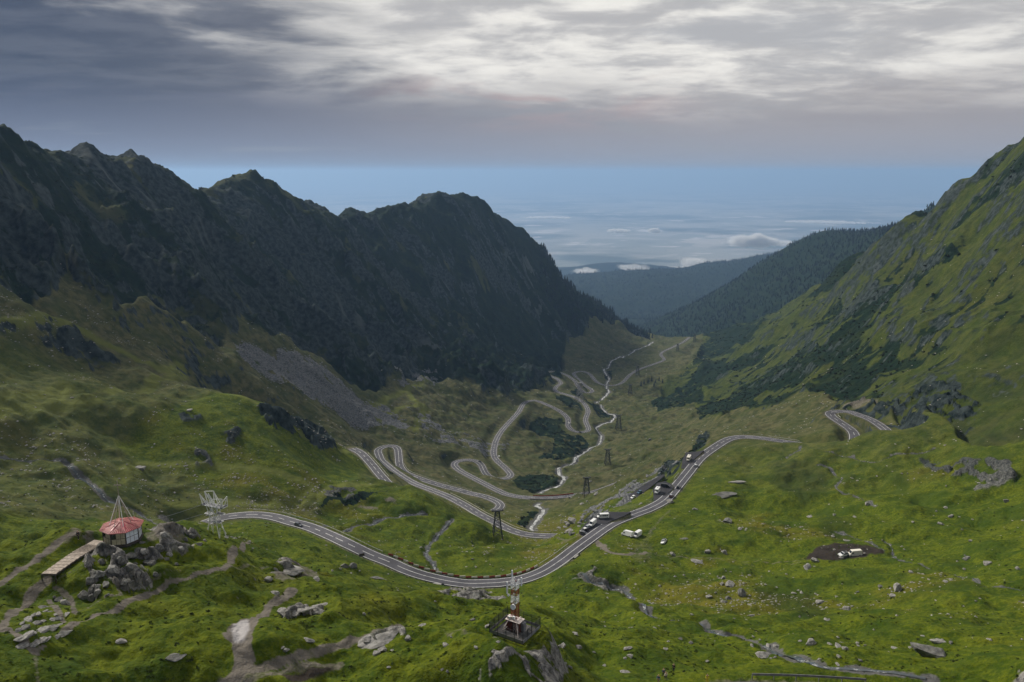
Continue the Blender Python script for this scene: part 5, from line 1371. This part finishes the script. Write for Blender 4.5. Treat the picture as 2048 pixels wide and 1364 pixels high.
def bridge():
    P = along('valley', 0, (1060, 995), (1150, 991), 3.0); o0 = Vector((*P[len(P) // 2][:2], P[len(P) // 2][2] + CAMZ)); root = empty("bridge", o0)
    W = [Vector((p[0], p[1], p[2] + CAMZ)) - o0 for p in P]
    for s in (-1, 1):
        m = MB()
        for p, q in zip(W, W[1:]):
            d = (q - p).normalized(); n = Vector((d.y, -d.x, 0)); a, b = p + n * s * 4.1, q + n * s * 4.1; c = (a + b) / 2
            m.box((c.x, c.y, c.z + .1), ((b - a).length + .02, .35, 1.5), math.atan2(d.y, d.x))
        m.build("parapet", M_CONC if s < 0 else M_REDB, root)
    m = MB()
    for p, q in zip(W, W[1:]):
        d = (q - p).normalized(); c = (p + q) / 2; m.box((c.x, c.y, c.z - 1.9), ((q - p).length + .02, 7.6, .9), math.atan2(d.y, d.x))
    m.build("deck_girder", M_CONCDK, root)
    for k in (len(W) // 4, len(W) // 2, 3 * len(W) // 4):
        m = MB(); m.box((W[k].x, W[k].y, W[k].z - 7), (1.2, 6, 10.5)); m.build("pier", M_CONCDK, root)
    tag(root, "low concrete road bridge over the white river", "bridge")
bridge()
def culvert(px, py, key, label):
    P = along(key, 4.2, (px - 9, py), (px + 9, py), 1.0)
    if len(P) < 3: return
    a, b = Vector(P[0]), Vector(P[-1]); c = (a + b) / 2; L = min(11, (b - a).length + 2)
    root = empty("culvert", (c.x, c.y, c.z + CAMZ), math.atan2(b.y - a.y, b.x - a.x))
    m = MB(); m.box((-L / 2 + .6, 0, -1.7), (1.2, 1.0, 3.6)); m.build("abutment", M_CONCDK, root)
    m = MB(); m.box((L / 2 - .6, 0, -1.7), (1.2, 1.0, 3.6)); m.build("abutment", M_CONCDK, root)
    m = MB(); m.box((0, 0, -.25), (L, .9, .7)); m.build("lintel", M_CONC, root)
    m = MB(); m.box((0, .75, -1.9), (L - 2.4, .1, 3.0)); m.build("mouth", M_TYRE, root)  # black panel stands for the shade inside the opening
    tag(root, label, "culvert")
culvert(881, 1160, 'main', "concrete culvert under the main road, left of the radio mast")
culvert(1138, 1108, 'main', "concrete culvert under the main road by the dark brook")
p = at(724, 1118)
root = empty("notice_board", p, R_(25))
for x in (-.8, .8):
    m = MB(); m.box((x, 0, .9), (.12, .12, 2.4)); m.build("post", M_DKWOOD, root)
m = MB(); m.box((0, 0, 1.9), (2.3, .14, 1.3)); m.build("board", M_DKWOOD, root)
tag(root, "dark notice board on two posts beside the main road's left arm", "board")

# ------------------------------------------------------------------ people
def person(px, py, rz, top, legs, label, arm=0.15, step=.12, hair=M_HAIR, base=None):
    p = at(px, py) if base is None else base
    root = empty("person", p, rz)
    def skin(name, joints, edges, mat, sub=1):
        me = bpy.data.meshes.new(name); me.from_pydata([j[0] for j in joints], edges, []); me.materials.append(mat)
        o = bpy.data.objects.new(name, me); COL.objects.link(o); o.parent = root
        o.modifiers.new("skin", 'SKIN')
        for i, j in enumerate(joints): me.skin_vertices[0].data[i].radius = j[1] if isinstance(j[1], tuple) else (j[1], j[1])
        me.skin_vertices[0].data[0].use_root = True
        s_ = o.modifiers.new("sub", 'SUBSURF'); s_.levels = sub; s_.render_levels = sub
        return o
    J = [((0, 0, .95), (.15, .11)), ((0, 0, 1.2), (.14, .10)), ((0, 0, 1.42), (.17, .10)), ((0, 0, 1.52), .055), ((0, .01, 1.60), .085), ((0, .02, 1.68), .095), ((0, 0, 1.75), .06),
         ((-.10, 0, .88), .085), ((-.11, step, .48), .058), ((-.11, step * .6, .08), .04), ((-.11, step * .6 + .14, .04), .035),
         ((.10, 0, .88), .085), ((.11, -step, .48), .058), ((.11, -step * 1.6, .08), .04), ((.11, -step * 1.6 + .14, .04), .035),
         ((-.20, 0, 1.40), .055), ((-.26, -.02, 1.14), .042), ((-.27, arm, .90), .033), ((-.27, arm + .05, .80), .03),
         ((.20, 0, 1.40), .055), ((.26, -.02, 1.14), .042), ((.27, arm, .90), .033), ((.27, arm + .05, .80), .03)]
    E = [(0, 1), (1, 2), (2, 3), (3, 4), (4, 5), (5, 6), (0, 7), (7, 8), (8, 9), (9, 10), (0, 11), (11, 12), (12, 13), (13, 14), (2, 15), (15, 16), (16, 17), (17, 18), (2, 19), (19, 20), (20, 21), (21, 22)]
    skin("body", J, E, M_SKIN)
    grow = lambda j, k: (j[0], tuple(r * k + .012 for r in (j[1] if isinstance(j[1], tuple) else (j[1], j[1]))))
    I = [0, 1, 2, 15, 16, 17, 19, 20, 21]
    skin("jacket", [grow(J[i], 1.12) for i in I], [(0, 1), (1, 2), (2, 3), (3, 4), (4, 5), (2, 6), (6, 7), (7, 8)], top)
    I = [0, 7, 8, 9, 11, 12, 13]
    skin("trousers", [grow(J[i], 1.10) for i in I], [(0, 1), (1, 2), (2, 3), (0, 4), (4, 5), (5, 6)], legs)
    skin("hair", [((0, -.02, 1.66), .09), ((0, -.01, 1.745), .075)], [(0, 1)], hair)
    tag(root, label, "person")
C_DK = cloth("dark_cloth", (0.015, 0.016, 0.02)); C_BL = cloth("blue_jacket", (0.02, 0.10, 0.32)); C_WH = cloth("white_shirt", (0.70, 0.66, 0.60)); C_YE = cloth("yellow_jacket", (0.62, 0.52, 0.03)); C_GY = cloth("grey_trousers", (0.10, 0.10, 0.11)); C_TN = cloth("tan_trousers", (0.26, 0.20, 0.14)); C_NV = cloth("navy_jacket", (0.03, 0.06, 0.12))
person(157, 1079, R_(160), C_DK, C_DK, "person in dark clothing standing on the path left of the pavilion")
person(1316.5, 1367, R_(150), C_BL, C_TN, "person in a bright blue jacket at the bottom edge")
person(1331.5, 1361, R_(20), C_WH, C_GY, "person in a white shirt walking beside the blue jacket")
person(1327, 1354, R_(10), C_NV, C_DK, "person in navy and black just above the white shirt")
person(1347, 1344, R_(-30), C_DK, C_DK, "person all in black apart from the group at the bottom")
person(1414, 1366, R_(170), C_YE, C_YE, "person in yellow at the bottom edge, right of the group")
# ------------------------------------------------------------------ boulders
def rock_mesh(seed, sub=2, flat=.7, mat=None, name="boulder"):
    bm = bmesh.new(); bmesh.ops.create_icosphere(bm, subdivisions=3, radius=1.0)
    r = random.Random(seed); off = Vector((r.random() * 50, r.random() * 50, r.random() * 50))
    planes = [(Vector((r.gauss(0, 1), r.gauss(0, 1), r.gauss(0, .8))).normalized(), r.uniform(.42, .80)) for _ in range(11)]
    for v in bm.verts:
        p = v.co.copy() * (1 + .22 * mnoise.noise(v.co * 1.1 + off))
        for n, d in planes:
            k = p.dot(n) - d
            if k > 0: p -= n * k
        p += p.normalized() * (.07 * mnoise.noise(p * 3.1 + off) + .035 * mnoise.noise(p * 7.3 + off))
        v.co = Vector((p.x, p.y * .85, p.z * flat)) * 1.35
    me = bpy.data.meshes.new(name); bm.to_mesh(me); bm.free(); me.materials.append(mat)
    return me
def stone_mat(name, lo, hi, moss=.35):
    m, g, b = new_mat(name)
    tc = g.new('ShaderNodeTexCoord').outputs['Object']; n = g.noise(tc, 2.2, 6, .65); n2 = g.noise(tc, 6.0, 4, .6)
    c = g.mix(g.ramp(n, .3, .7), lo, hi); c = g.mix(g.math('MULTIPLY', g.ramp(n2, .52, .68), moss), c, (.085, .090, .040))
    g.l.new(c, b.inputs['Base Color']); b.inputs['Roughness'].default_value = .9
    bp = g.new('ShaderNodeBump'); bp.inputs['Strength'].default_value = .6; bp.inputs['Distance'].default_value = .12
    g.l.new(n2, bp.inputs['Height']); g.l.new(bp.outputs[0], b.inputs['Normal'])
    return m
M_ST = stone_mat("pale_schist", (.13, .125, .115), (.34, .325, .30)); M_ST2 = stone_mat("dark_schist", (.065, .064, .060), (.20, .195, .18), .6)
RK = [rock_mesh(i, 2, .55 + .05 * (i % 5), M_ST) for i in range(8)]; RK2 = [rock_mesh(20 + i, 2, .6 + .06 * (i % 4), M_ST2) for i in range(6)]
def boulder(x, y, s, me, label, group, rz=None, stretch=1.0, sink=.25, zs=1.0):
    o = bpy.data.objects.new("boulder", me); COL.objects.link(o)
    o.scale = (s * stretch, s, s * zs); o.rotation_euler = (random.uniform(-.15, .15), random.uniform(-.15, .15), random.uniform(0, 6.28) if rz is None else rz)
    o.location = (x, y, ground(x, y) + s * .5 * zs - s * sink)
    return tag(o, label, "boulder", group)
PEND = []                                                  # boulders to be told apart by the landmark they lie nearest
def pend(o, noun): PEND.append((o, noun)); return o
# single boulders one can find in the photograph: (px, py, width in photo px, dark?, stretch, label)
BIG = [(768,1274,84,0,1.6,"largest pale rock slab on the near knoll, left of the radio mast"),(738,1285,30,0,1.2,"pale boulder touching the left end of the largest slab"),(815,1278,14,0,1,"small pale block right of the largest slab"),(765,1300,18,0,1,"pale boulder below the largest slab"),(752,1308,16,0,1,"lower small boulder under the largest slab"),
 (608,1218,34,0,1.5,"pale rock beside the upper end of the wide dirt path"),(592,1231,22,0,1.2,"round boulder in the pale cluster right of the wide path"),(565,1228,30,0,1.3,"left boulder of the pale cluster right of the wide path"),(635,1228,22,0,1.2,"right boulder of the pale cluster right of the wide path"),(650,1211,36,0,2,"long low slab above the pale cluster"),
 (588,1140,52,0,2.0,"long pale slab on the crest above the wide path"),(538,1161,18,0,1,"pale boulder on the bank left of the wide path"),(552,1190,20,0,1.2,"pale boulder at the left edge of the wide path"),(632,1160,14,0,1,"small boulder on the crest right of the bare slab"),(240,1281,28,0,1.5,"flat pale boulder alone in the near grass"),(352,1313,34,1,1.6,"dark flat boulder alone in the near grass"),
 (1858,1308,54,1,1.3,"biggest dark boulder beside the brook at lower right"),(1485,1190,22,1,.8,"tall pointed boulder in the right meadow"),(1462,1172,26,0,1.2,"tilted pale slab beside the pointed boulder"),(1797,1179,22,0,1.1,"pale rounded boulder right of centre in the right meadow"),(1640,1207,18,0,1,"pale boulder under the low ridge in the right meadow"),(1446,1158,12,0,1,"small boulder above the tilted slab"),
 (1415,1105,14,0,1.2,"pale boulder right of the lone estate car"),(1395,1123,22,0,1.5,"flat boulder below the twin wheel tracks"),(1346,1110,13,0,1,"pale boulder near the start of the wheel tracks"),(1440,990,46,1,2.6,"long low rock outcrop in the meadow beside the road"),(1475,963,26,0,2.0,"pale flat rock in the upper right meadow"),(1455,1046,22,1,1.3,"brown boulder in the middle of the right meadow"),(1390,1019,10,0,1,"white stone beside a dark bush in the right meadow"),(1368,1078,16,1,1.6,"low dark rock right of the lone estate car"),
 (1696,1082,18,0,1.8,"pale long boulder above the muddy parking place"),(1632,1123,16,0,1,"pale boulder at the lower left of the muddy parking place"),(1614,1137,18,0,1.2,"boulder below the track to the muddy parking place"),(1683,1116,9,0,1,"small pinkish stone in front of the off-road car"),(405,845,0,0,1,""),
 (280,938,20,0,1.2,"pale boulder above the white cascade"),(375,820,16,0,1.5,"flat boulder near the top of the grassy dome"),(690,1133,16,1,1.2,"left dark boulder in the hollow below the road"),(708,1134,18,1,1.2,"right dark boulder in the hollow below the road"),(755,1157,30,1,2.2,"long dark rock in the hollow below the road"),(952,1196,26,1,1.0,"dark rock left of the radio mast top"),(1340,1005,14,0,1,"pale boulder beside the road below the middle lay-by"),(1300,880,9,1,1,"lone brown boulder on the pasture right of the river"),(1166,1048,0,0,1,""),(1145,1045,26,0,1.3,"large pale boulder on the slope under the lower lay-by")]
for (px, py, w, dk, st, lab) in BIG:
    if not w: continue
    p = at(px, py); d = math.sqrt(p.x ** 2 + p.y ** 2 + (p.z - CAMZ) ** 2); s = w / 2 * d / FPX / math.sqrt(st) * (.78 if w > 24 else .9)
    boulder(p.x, p.y, s, random.choice(RK2 if dk else RK), lab, "boulders in the meadows", rz=random.uniform(-.4, .4) if st > 1.4 else None, stretch=st, zs=.5 if st > 1.4 else 1.05, sink=.32)
# rocks heaped on the flank of the pavilion knoll
random.seed(21)
KN = [(205,1125,36),(235,1118,30),(262,1112,28),(290,1105,34),(318,1098,30),(345,1088,30),(196,1150,34),(228,1142,30),(258,1138,38),(300,1128,34),(332,1118,30),(362,1100,26),(178,1165,26),(212,1170,34),(246,1165,26),(275,1150,30),(310,1150,22),(250,1090,26),(285,1085,22),(330,1072,26),(372,1080,28),(395,1090,24),(170,1190,30),(195,1185,26),(185,1198,24),(215,1190,18),(118,1200,24),(130,1208,22),(108,1195,14),(240,1125,22),(270,1128,20),(340,1110,20),(292,1168,22),(268,1178,18),(385,1070,20),(410,1082,18),(352,1130,16)]
for i, (px, py, w) in enumerate(KN):
    p = at(px, py); d = math.sqrt(p.x ** 2 + p.y ** 2 + (p.z - CAMZ) ** 2); s = w / 2 * d / FPX * (.38 + .34 * (i * 7 % 5) / 4)
    pend(boulder(p.x, p.y, s, (RK2 + RK2 + RK)[(i * 5) % 20], "lichen-grey boulder heaped on the flank of the pavilion knoll", "boulders under the pavilion", zs=1.25, sink=.62), "lichen-grey rock")
ROWN = ('long upper', 'long middle', 'long lower', 'short upper', 'short side')
# rows of foundation stones left of the knoll
for r_, (a, b, n) in enumerate([((30,1262),(130,1228),8),((38,1275),(120,1250),7),((50,1290),(125,1268),6),((45,1248),(90,1222),5),((86,1215),(112,1228),3)]):
    for k in range(n):
        u = k / (n - 1) + random.uniform(-.03, .03); p = at(a[0] + (b[0] - a[0]) * u, a[1] + (b[1] - a[1]) * u)
        q = at(*b); boulder(p.x + random.uniform(-.3, .3), p.y + random.uniform(-.3, .3), .5 + random.uniform(-.25, .3), random.choice(RK + RK2), "flat foundation stone in the rows beside the lower path", "rows of foundation stones", rz=math.atan2(q.y - p.y, q.x - p.x), stretch=random.uniform(1, 1.7), zs=.5, sink=.3)["label"] = "flat foundation stone by the lower path, " + ORD[k] + " from the left in the " + ROWN[r_] + " row"
# loose boulders over meadows: 200 seen largest, one by one
def scatter(n, areas, smin, smax, label, group, me_list):
    k = 0; tries = 0
    while k < n and tries < n * 30:
        tries += 1
        (x0, y0, x1, y1) = areas[tries % len(areas)]
        p = at(random.uniform(x0, x1), random.uniform(y0, y1))
        if samp(np.minimum(D_road, 90), p.x, p.y) < 6.5 or samp(dirt, p.x, p.y) > .3 or samp(m_lay, p.x, p.y) > .05 or samp(mud, p.x, p.y) > .2: continue
        s = smin + (smax - smin) * random.random() ** 3
        mm = random.choice(me_list); pend(boulder(p.x, p.y, s, mm, label, group, stretch=random.uniform(.9, 1.5), zs=random.uniform(.6, 1)), ('pale ' if mm in RK else 'dark ') + ('stone' if s < .5 else 'boulder')); k += 1
scatter(120, [(1380,1130,1720,1260),(1600,1180,2040,1300),(1420,1000,1760,1110),(1750,1020,2040,1180),(1500,1270,1720,1330),(1750,940,2040,1060)], .35, 1.5, "small pale boulder strewn in the right-hand meadow", "boulders of the right meadow", RK + RK2[:2])
scatter(40, [(1130,1150,1460,1330),(880,1240,1000,1350),(1090,1290,1300,1350),(500,1200,900,1350)], .25, .75, "small stone in the grass near the radio mast", "stones of the near slope", RK + RK2[:2])
scatter(40, [(640,1050,1080,1150),(890,1050,1100,1130)], .35, .9, "small pale stone in the meadow inside the road curve", "stones of the inner meadow", RK)
scatter(60, [(1120,990,1300,1055),(1180,960,1330,1020),(1090,1040,1180,1075)], .5, 2.0, "grey boulder in the boulder field below the main road", "boulder field below the road", RK + RK2)

LM = [("the pavilion", 243, 1060), ("the foot of the wooden stairs", 97, 1150), ("the radio mast", 1030, 1250), ("the muddy parking place", 1690, 1106), ("the white van pair", 1265, 1068), ("the lone estate car", 1328, 1083), ("the tall pointed boulder", 1485, 1190), ("the biggest dark boulder", 1858, 1308), ("the right hairpin", 1710, 860), ("the lower lay-by", 1200, 1045), ("the valley bridge", 1100, 996), ("the tall dark pylon", 995, 1045), ("the meadow brook", 860, 1095), ("the largest rock slab", 768, 1274), ("the wide dirt path", 500, 1250), ("the people in jackets", 1325, 1352), ("the pale rounded boulder", 1797, 1179), ("the lower right guardrail", 1680, 1350), ("the long low outcrop", 1440, 990), ("the white cableway support", 425, 1020), ("the winding runnel", 1685, 965), ("the notice board", 724, 1112), ("the narrow asphalt strip", 1295, 972), ("the culvert by the dark brook", 1138, 1120), ("the motorhome in the middle lay-by", 1314, 979)]
def sight(v):
    x, y, z = v.x, v.y, v.z - CAMZ; f = y * CP_ - z * SP_; u = y * SP_ + z * CP_
    return W_ / 2 + FPX * x / f, H_ / 2 - FPX * u / f
sectors = {}
for o, noun in PEND:
    px, py = sight(o.location); i = min(range(len(LM)), key=lambda k: (LM[k][1] - px) ** 2 + 2 * (LM[k][2] - py) ** 2)
    dx, dy = px - LM[i][1], py - LM[i][2]; dr = ("right of" if dx > 0 else "left of") if abs(dx) > 1.3 * abs(dy) else ("below" if dy > 0 else "above")
    sectors.setdefault((i, dr), []).append((math.hypot(dx, dy), o, noun))
for (i, dr), L_ in sectors.items():
    for k, (d_, o, noun) in enumerate(sorted(L_, key=lambda t: t[0])):
        o["label"] = noun + ", " + (ORD[k] + " nearest " if k else "nearest ") + dr + " " + LM[i][0] + " in the photograph"
# uncountable stones: screes, bowl, far meadows
def lowpoly(kind, r):
    if kind == 'stone':
        V = [(r.uniform(.7, 1.2) * math.cos(a), r.uniform(.6, 1.1) * math.sin(a), r.uniform(-.2, .2)) for a in [i * math.tau / 5 + r.uniform(-.2, .2) for i in range(5)]] + [(r.uniform(-.3, .3), r.uniform(-.3, .3), r.uniform(.45, .8))]
        return np.array(V), [(i, (i + 1) % 5, 5) for i in range(5)]
    if kind == 'scrub':                                    # a cushion of leaf-tip faces
        V, F = [], []
        for k in range(9):
            a = r.uniform(0, 6.28); d = r.random() ** .6 * .85; x, y = d * math.cos(a), d * math.sin(a); h = .35 + .6 * (1 - d) * r.uniform(.7, 1.3); w = r.uniform(.28, .5); t = r.uniform(0, 6.28)
            o = len(V); V += [(x + w * math.cos(t + j * 2.094), y + w * math.sin(t + j * 2.094), -.1) for j in range(3)] + [(x + r.uniform(-.2, .2), y + r.uniform(-.2, .2), h)]
            F += [(o, o + 1, o + 3), (o + 1, o + 2, o + 3), (o + 2, o, o + 3)]
        return np.array(V), F
    V, F = [], []                                          # spruce: three ragged tiers
    for k in range(3):
        z0, z1, w = .12 + .27 * k, .12 + .27 * k + .40, .26 - .065 * k
        o = len(V); V += [(w * r.uniform(.7, 1.2) * math.cos(j * 1.2566 + k), w * r.uniform(.7, 1.2) * math.sin(j * 1.2566 + k), z0 + r.uniform(-.04, .04)) for j in range(5)] + [(r.uniform(-.02, .02), r.uniform(-.02, .02), z1)]
        F += [(o + j, o + (j + 1) % 5, o + 5) for j in range(5)]
    return np.array(V), F
def mass(name, kind, pts, mat, label, cat, zsc=1.0, seed=3):
    r = random.Random(seed); variants = [lowpoly(kind, r) for _ in range(7)]
    VV, FF, n0 = [], [], 0
    for (x, y, s) in pts:
        V, F = variants[r.randrange(7)]; a = r.uniform(0, 6.28); c, s_ = math.cos(a), math.sin(a)
        Q = np.empty_like(V); Q[:, 0] = (V[:, 0] * c - V[:, 1] * s_) * s + x; Q[:, 1] = (V[:, 0] * s_ + V[:, 1] * c) * s + y; Q[:, 2] = V[:, 2] * s * zsc
        VV.append(Q); FF.append(np.array(F) + n0); n0 += len(V)
    V = np.vstack(VV); F = np.vstack(FF)
    per = np.repeat(np.array([(p[0], p[1]) for p in pts]), [len(q) for q in VV], 0)
    V[:, 2] += samp(Zf, per[:, 0], per[:, 1]) + CAMZ
    me = bpy.data.meshes.new(name); me.from_pydata(V.tolist(), [], F.tolist()); me.materials.append(mat)
    o = bpy.data.objects.new(name, me); COL.objects.link(o)
    return tag(o, label, cat, kind="stuff")
def draw(weight, n, seed):
    """n sites drawn on the land with a chance proportional to 'weight' per sheet vertex"""
    g_ = np.random.default_rng(seed); w = weight.ravel(); cs = np.cumsum(w); k = np.searchsorted(cs, g_.random(n) * cs[-1]); k = np.clip(k, 0, len(w) - 1)
    i, j = k // NT_, k % NT_; th = TH[j] + (g_.random(n) - .5) * (TH[1] - TH[0]); rr = RR[i] * (1 + (g_.random(n) - .5) * .004)
    return rr * np.sin(th), rr * np.cos(th), rr, g_
roadfree = sstep(6, 10, D_road) * (1 - m_lay) * (1 - np.clip(dirt * 2, 0, 1)) * (1 - m_wet)
inview = (np.abs(TH) < R_(37))[None, :].astype(np.float32)
x, y, r, g_ = draw(scree * roadfree * inview * (RG > 300), 7000, 5)
mass("scree_stones", 'stone', list(zip(x, y, .5 + 1.3 * g_.random(len(x)) ** 3)), stone_mat("scree_stone", (.085, .088, .092), (.26, .262, .265), .15), "grey scree stones spread below the left cliffs", "scree")
wst = (1 + 1.6 * m_bowl) * roadfree * inview * (1 - m_far) * (1 - shrub) * (sstep(.15, .6, nA + .7 * nB) + .03) * (RG > 170) * (1 - .75 * m_left)
x, y, r, g_ = draw(wst, 8000, 6)
mass("loose_stones", 'stone', list(zip(x, y, (.22 + .55 * g_.random(len(x)) ** 3) * (.7 + r / 700))), M_ST, "countless small pale stones sprinkled over the grassland", "stones", .8)
x, y, r, g_ = draw(np.clip(shrub, 0, 1) ** 2 * roadfree * inview * (RG > 330) * (RG < 2750) * (1 - rock), 11000, 8)
M_SCRUB = simple_mat("dwarf_pine", (.011, .018, .006), .9, .5, .05)
mass("dwarf_pine_scrub", 'scrub', list(zip(x, y, (1.0 + 1.6 * g_.random(len(x))) * (.55 + r / 1600))), M_SCRUB, "dark dwarf pine scrub covering slopes and hollows", "scrub", .75)
tuss = roadfree * inview * (RG < 420) * (1 - rock) * sstep(-.1, .5, nB + .3)
x, y, r, g_ = draw(tuss, 7000, 9)
mass("grass_tussocks", 'scrub', list(zip(x, y, (.16 + .32 * g_.random(len(x)) ** 2) * (.6 + r / 350))), simple_mat("tussock_grass", (.040, .058, .006), .95, .6, .12), "dark grass tussocks over the near meadows", "grass", .7)
fw = (RG > 2900) * (RG < 9000) * ((TH > R_(-4)) & (TH < R_(33)))[None, :] * sstep(-.6, .1, fbm(XX / 400, YY / 400, 3, 501) + .4)
x, y, r, g_ = draw(fw.astype(np.float32), 24000, 10)
M_SPR = simple_mat("spruce_forest", (.003, .010, .011), .9, .4, .01)  # needle colour darkened and blued to stand in for distance haze
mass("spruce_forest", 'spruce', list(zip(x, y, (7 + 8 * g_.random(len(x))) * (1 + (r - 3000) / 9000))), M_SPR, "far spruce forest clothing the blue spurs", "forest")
rim = m_left * (RG > 2280) * (RG < 2750) * (TH > R_(2))[None, :]
x, y, r, g_ = draw(rim, 900, 12)
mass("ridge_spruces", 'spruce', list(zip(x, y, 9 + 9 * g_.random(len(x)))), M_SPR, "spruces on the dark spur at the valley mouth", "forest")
# the few single spruces on the pasture across the river
for i, (px, py) in enumerate([(1288,768),(1296,766),(1303,763),(1311,766),(1318,762),(1325,766),(1282,773),(1308,772)]):
    p = at(px, py); root = empty("spruce_tree", p); r = random.Random(40 + i); hgt = r.uniform(9, 14)
    m = MB(); m.tube((0, 0, -.5), (0, 0, hgt * .9), .22, 6, .05); m.build("trunk", M_DKWOOD, root)
    m = MB(); 
    for k in range(8):
        z = hgt * (.1 + .105 * k); w = hgt * .20 * (1 - k / 9.0); N_ = 9
        V = [(w * r.uniform(.6, 1.2) * math.cos(j * math.tau / N_), w * r.uniform(.6, 1.2) * math.sin(j * math.tau / N_), z + r.uniform(-.3, .2)) for j in range(N_)] + [(0, 0, z + hgt * .2)]
        m.add(V, [(j, (j + 1) % N_, N_) for j in range(N_)])
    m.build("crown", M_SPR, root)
    tag(root, "small dark spruce right of the far river crossing, " + ORD[i] + " placed of the loose row", "tree", "row of small spruces")

# ------------------------------------------------------------------ low clouds over the plain's edge
def cloud(px, py, r, w, h, dens, label, seed, thin=False):
    th, s = ray(px, py); c = Vector((r * math.sin(th), r * math.cos(th), s * r + CAMZ))
    k = r / FPX; sx, sy, sz = w * k / 2, w * k / 2 * (.35 if not thin else .25), h * k / 2
    bm = bmesh.new(); bmesh.ops.create_icosphere(bm, subdivisions=3, radius=1.0)
    me = bpy.data.meshes.new("cloud"); bm.to_mesh(me); bm.free()
    m = bpy.data.materials.new("cloud_vapour"); m.use_nodes = True; g = NT(m.node_tree)
    out = g.new('ShaderNodeOutputMaterial'); v = g.new('ShaderNodeVolumePrincipled')
    tc = g.new('ShaderNodeTexCoord').outputs['Object']
    rad = g.vmath('LENGTH', tc)
    nz = g.noise(g.vmath('ADD', g.vmath('MULTIPLY', tc, (sx / sz * .5, 1.2, 1.0)), (seed * 3.1, seed, 0)), 1.1, 4, .6)
    f = g.math('SUBTRACT', g.math('ADD', g.math('MULTIPLY', g.math('SUBTRACT', 1.0, rad), 1.1), g.math('MULTIPLY', g.math('SUBTRACT', nz, .5), 1.9)), 0.22)
    g.l.new(g.math('MULTIPLY', g.ramp(f, 0.0, .35), dens / sz), v.inputs['Density'])
    v.inputs['Color'].default_value = (1, 1, 1, 1); v.inputs['Absorption Color'].default_value = (1, 1, 1, 1); v.inputs['Anisotropy'].default_value = 0.2
    g.l.new(v.outputs[0], out.inputs['Volume']); me.materials.append(m)
    o = bpy.data.objects.new("cloud", me); COL.objects.link(o); o.location = c; o.scale = (sx, sy, sz); o.rotation_euler.z = -th
    tag(o, label, "cloud", "low clouds at the plain's edge")
cloud(1515, 482, 14500, 150, 34, 4.0, "longest white cloud bank behind the right forest spur", 1)
cloud(1310, 462, 17500, 36, 14, 4.0, "small round white cloud over the plain", 2)
cloud(1238, 462, 17500, 54, 12, 2.5, "small ragged cloud left of the round one", 3)
cloud(1385, 526, 9500, 76, 28, 1.3, "white wisp rising behind the middle hill", 4)
cloud(1172, 544, 9000, 80, 26, 1.2, "mist at the foot of the dark left spur", 5)
cloud(1268, 537, 9600, 90, 26, 0.9, "thin mist lying across the small far hill", 6)
cloud(1096, 435, 26000, 116, 6, 5.0, "thin straight white streak over the plain, left one", 7, True)
cloud(1650, 444, 26000, 170, 7, 5.0, "thin straight white streak over the plain, right one", 8, True)
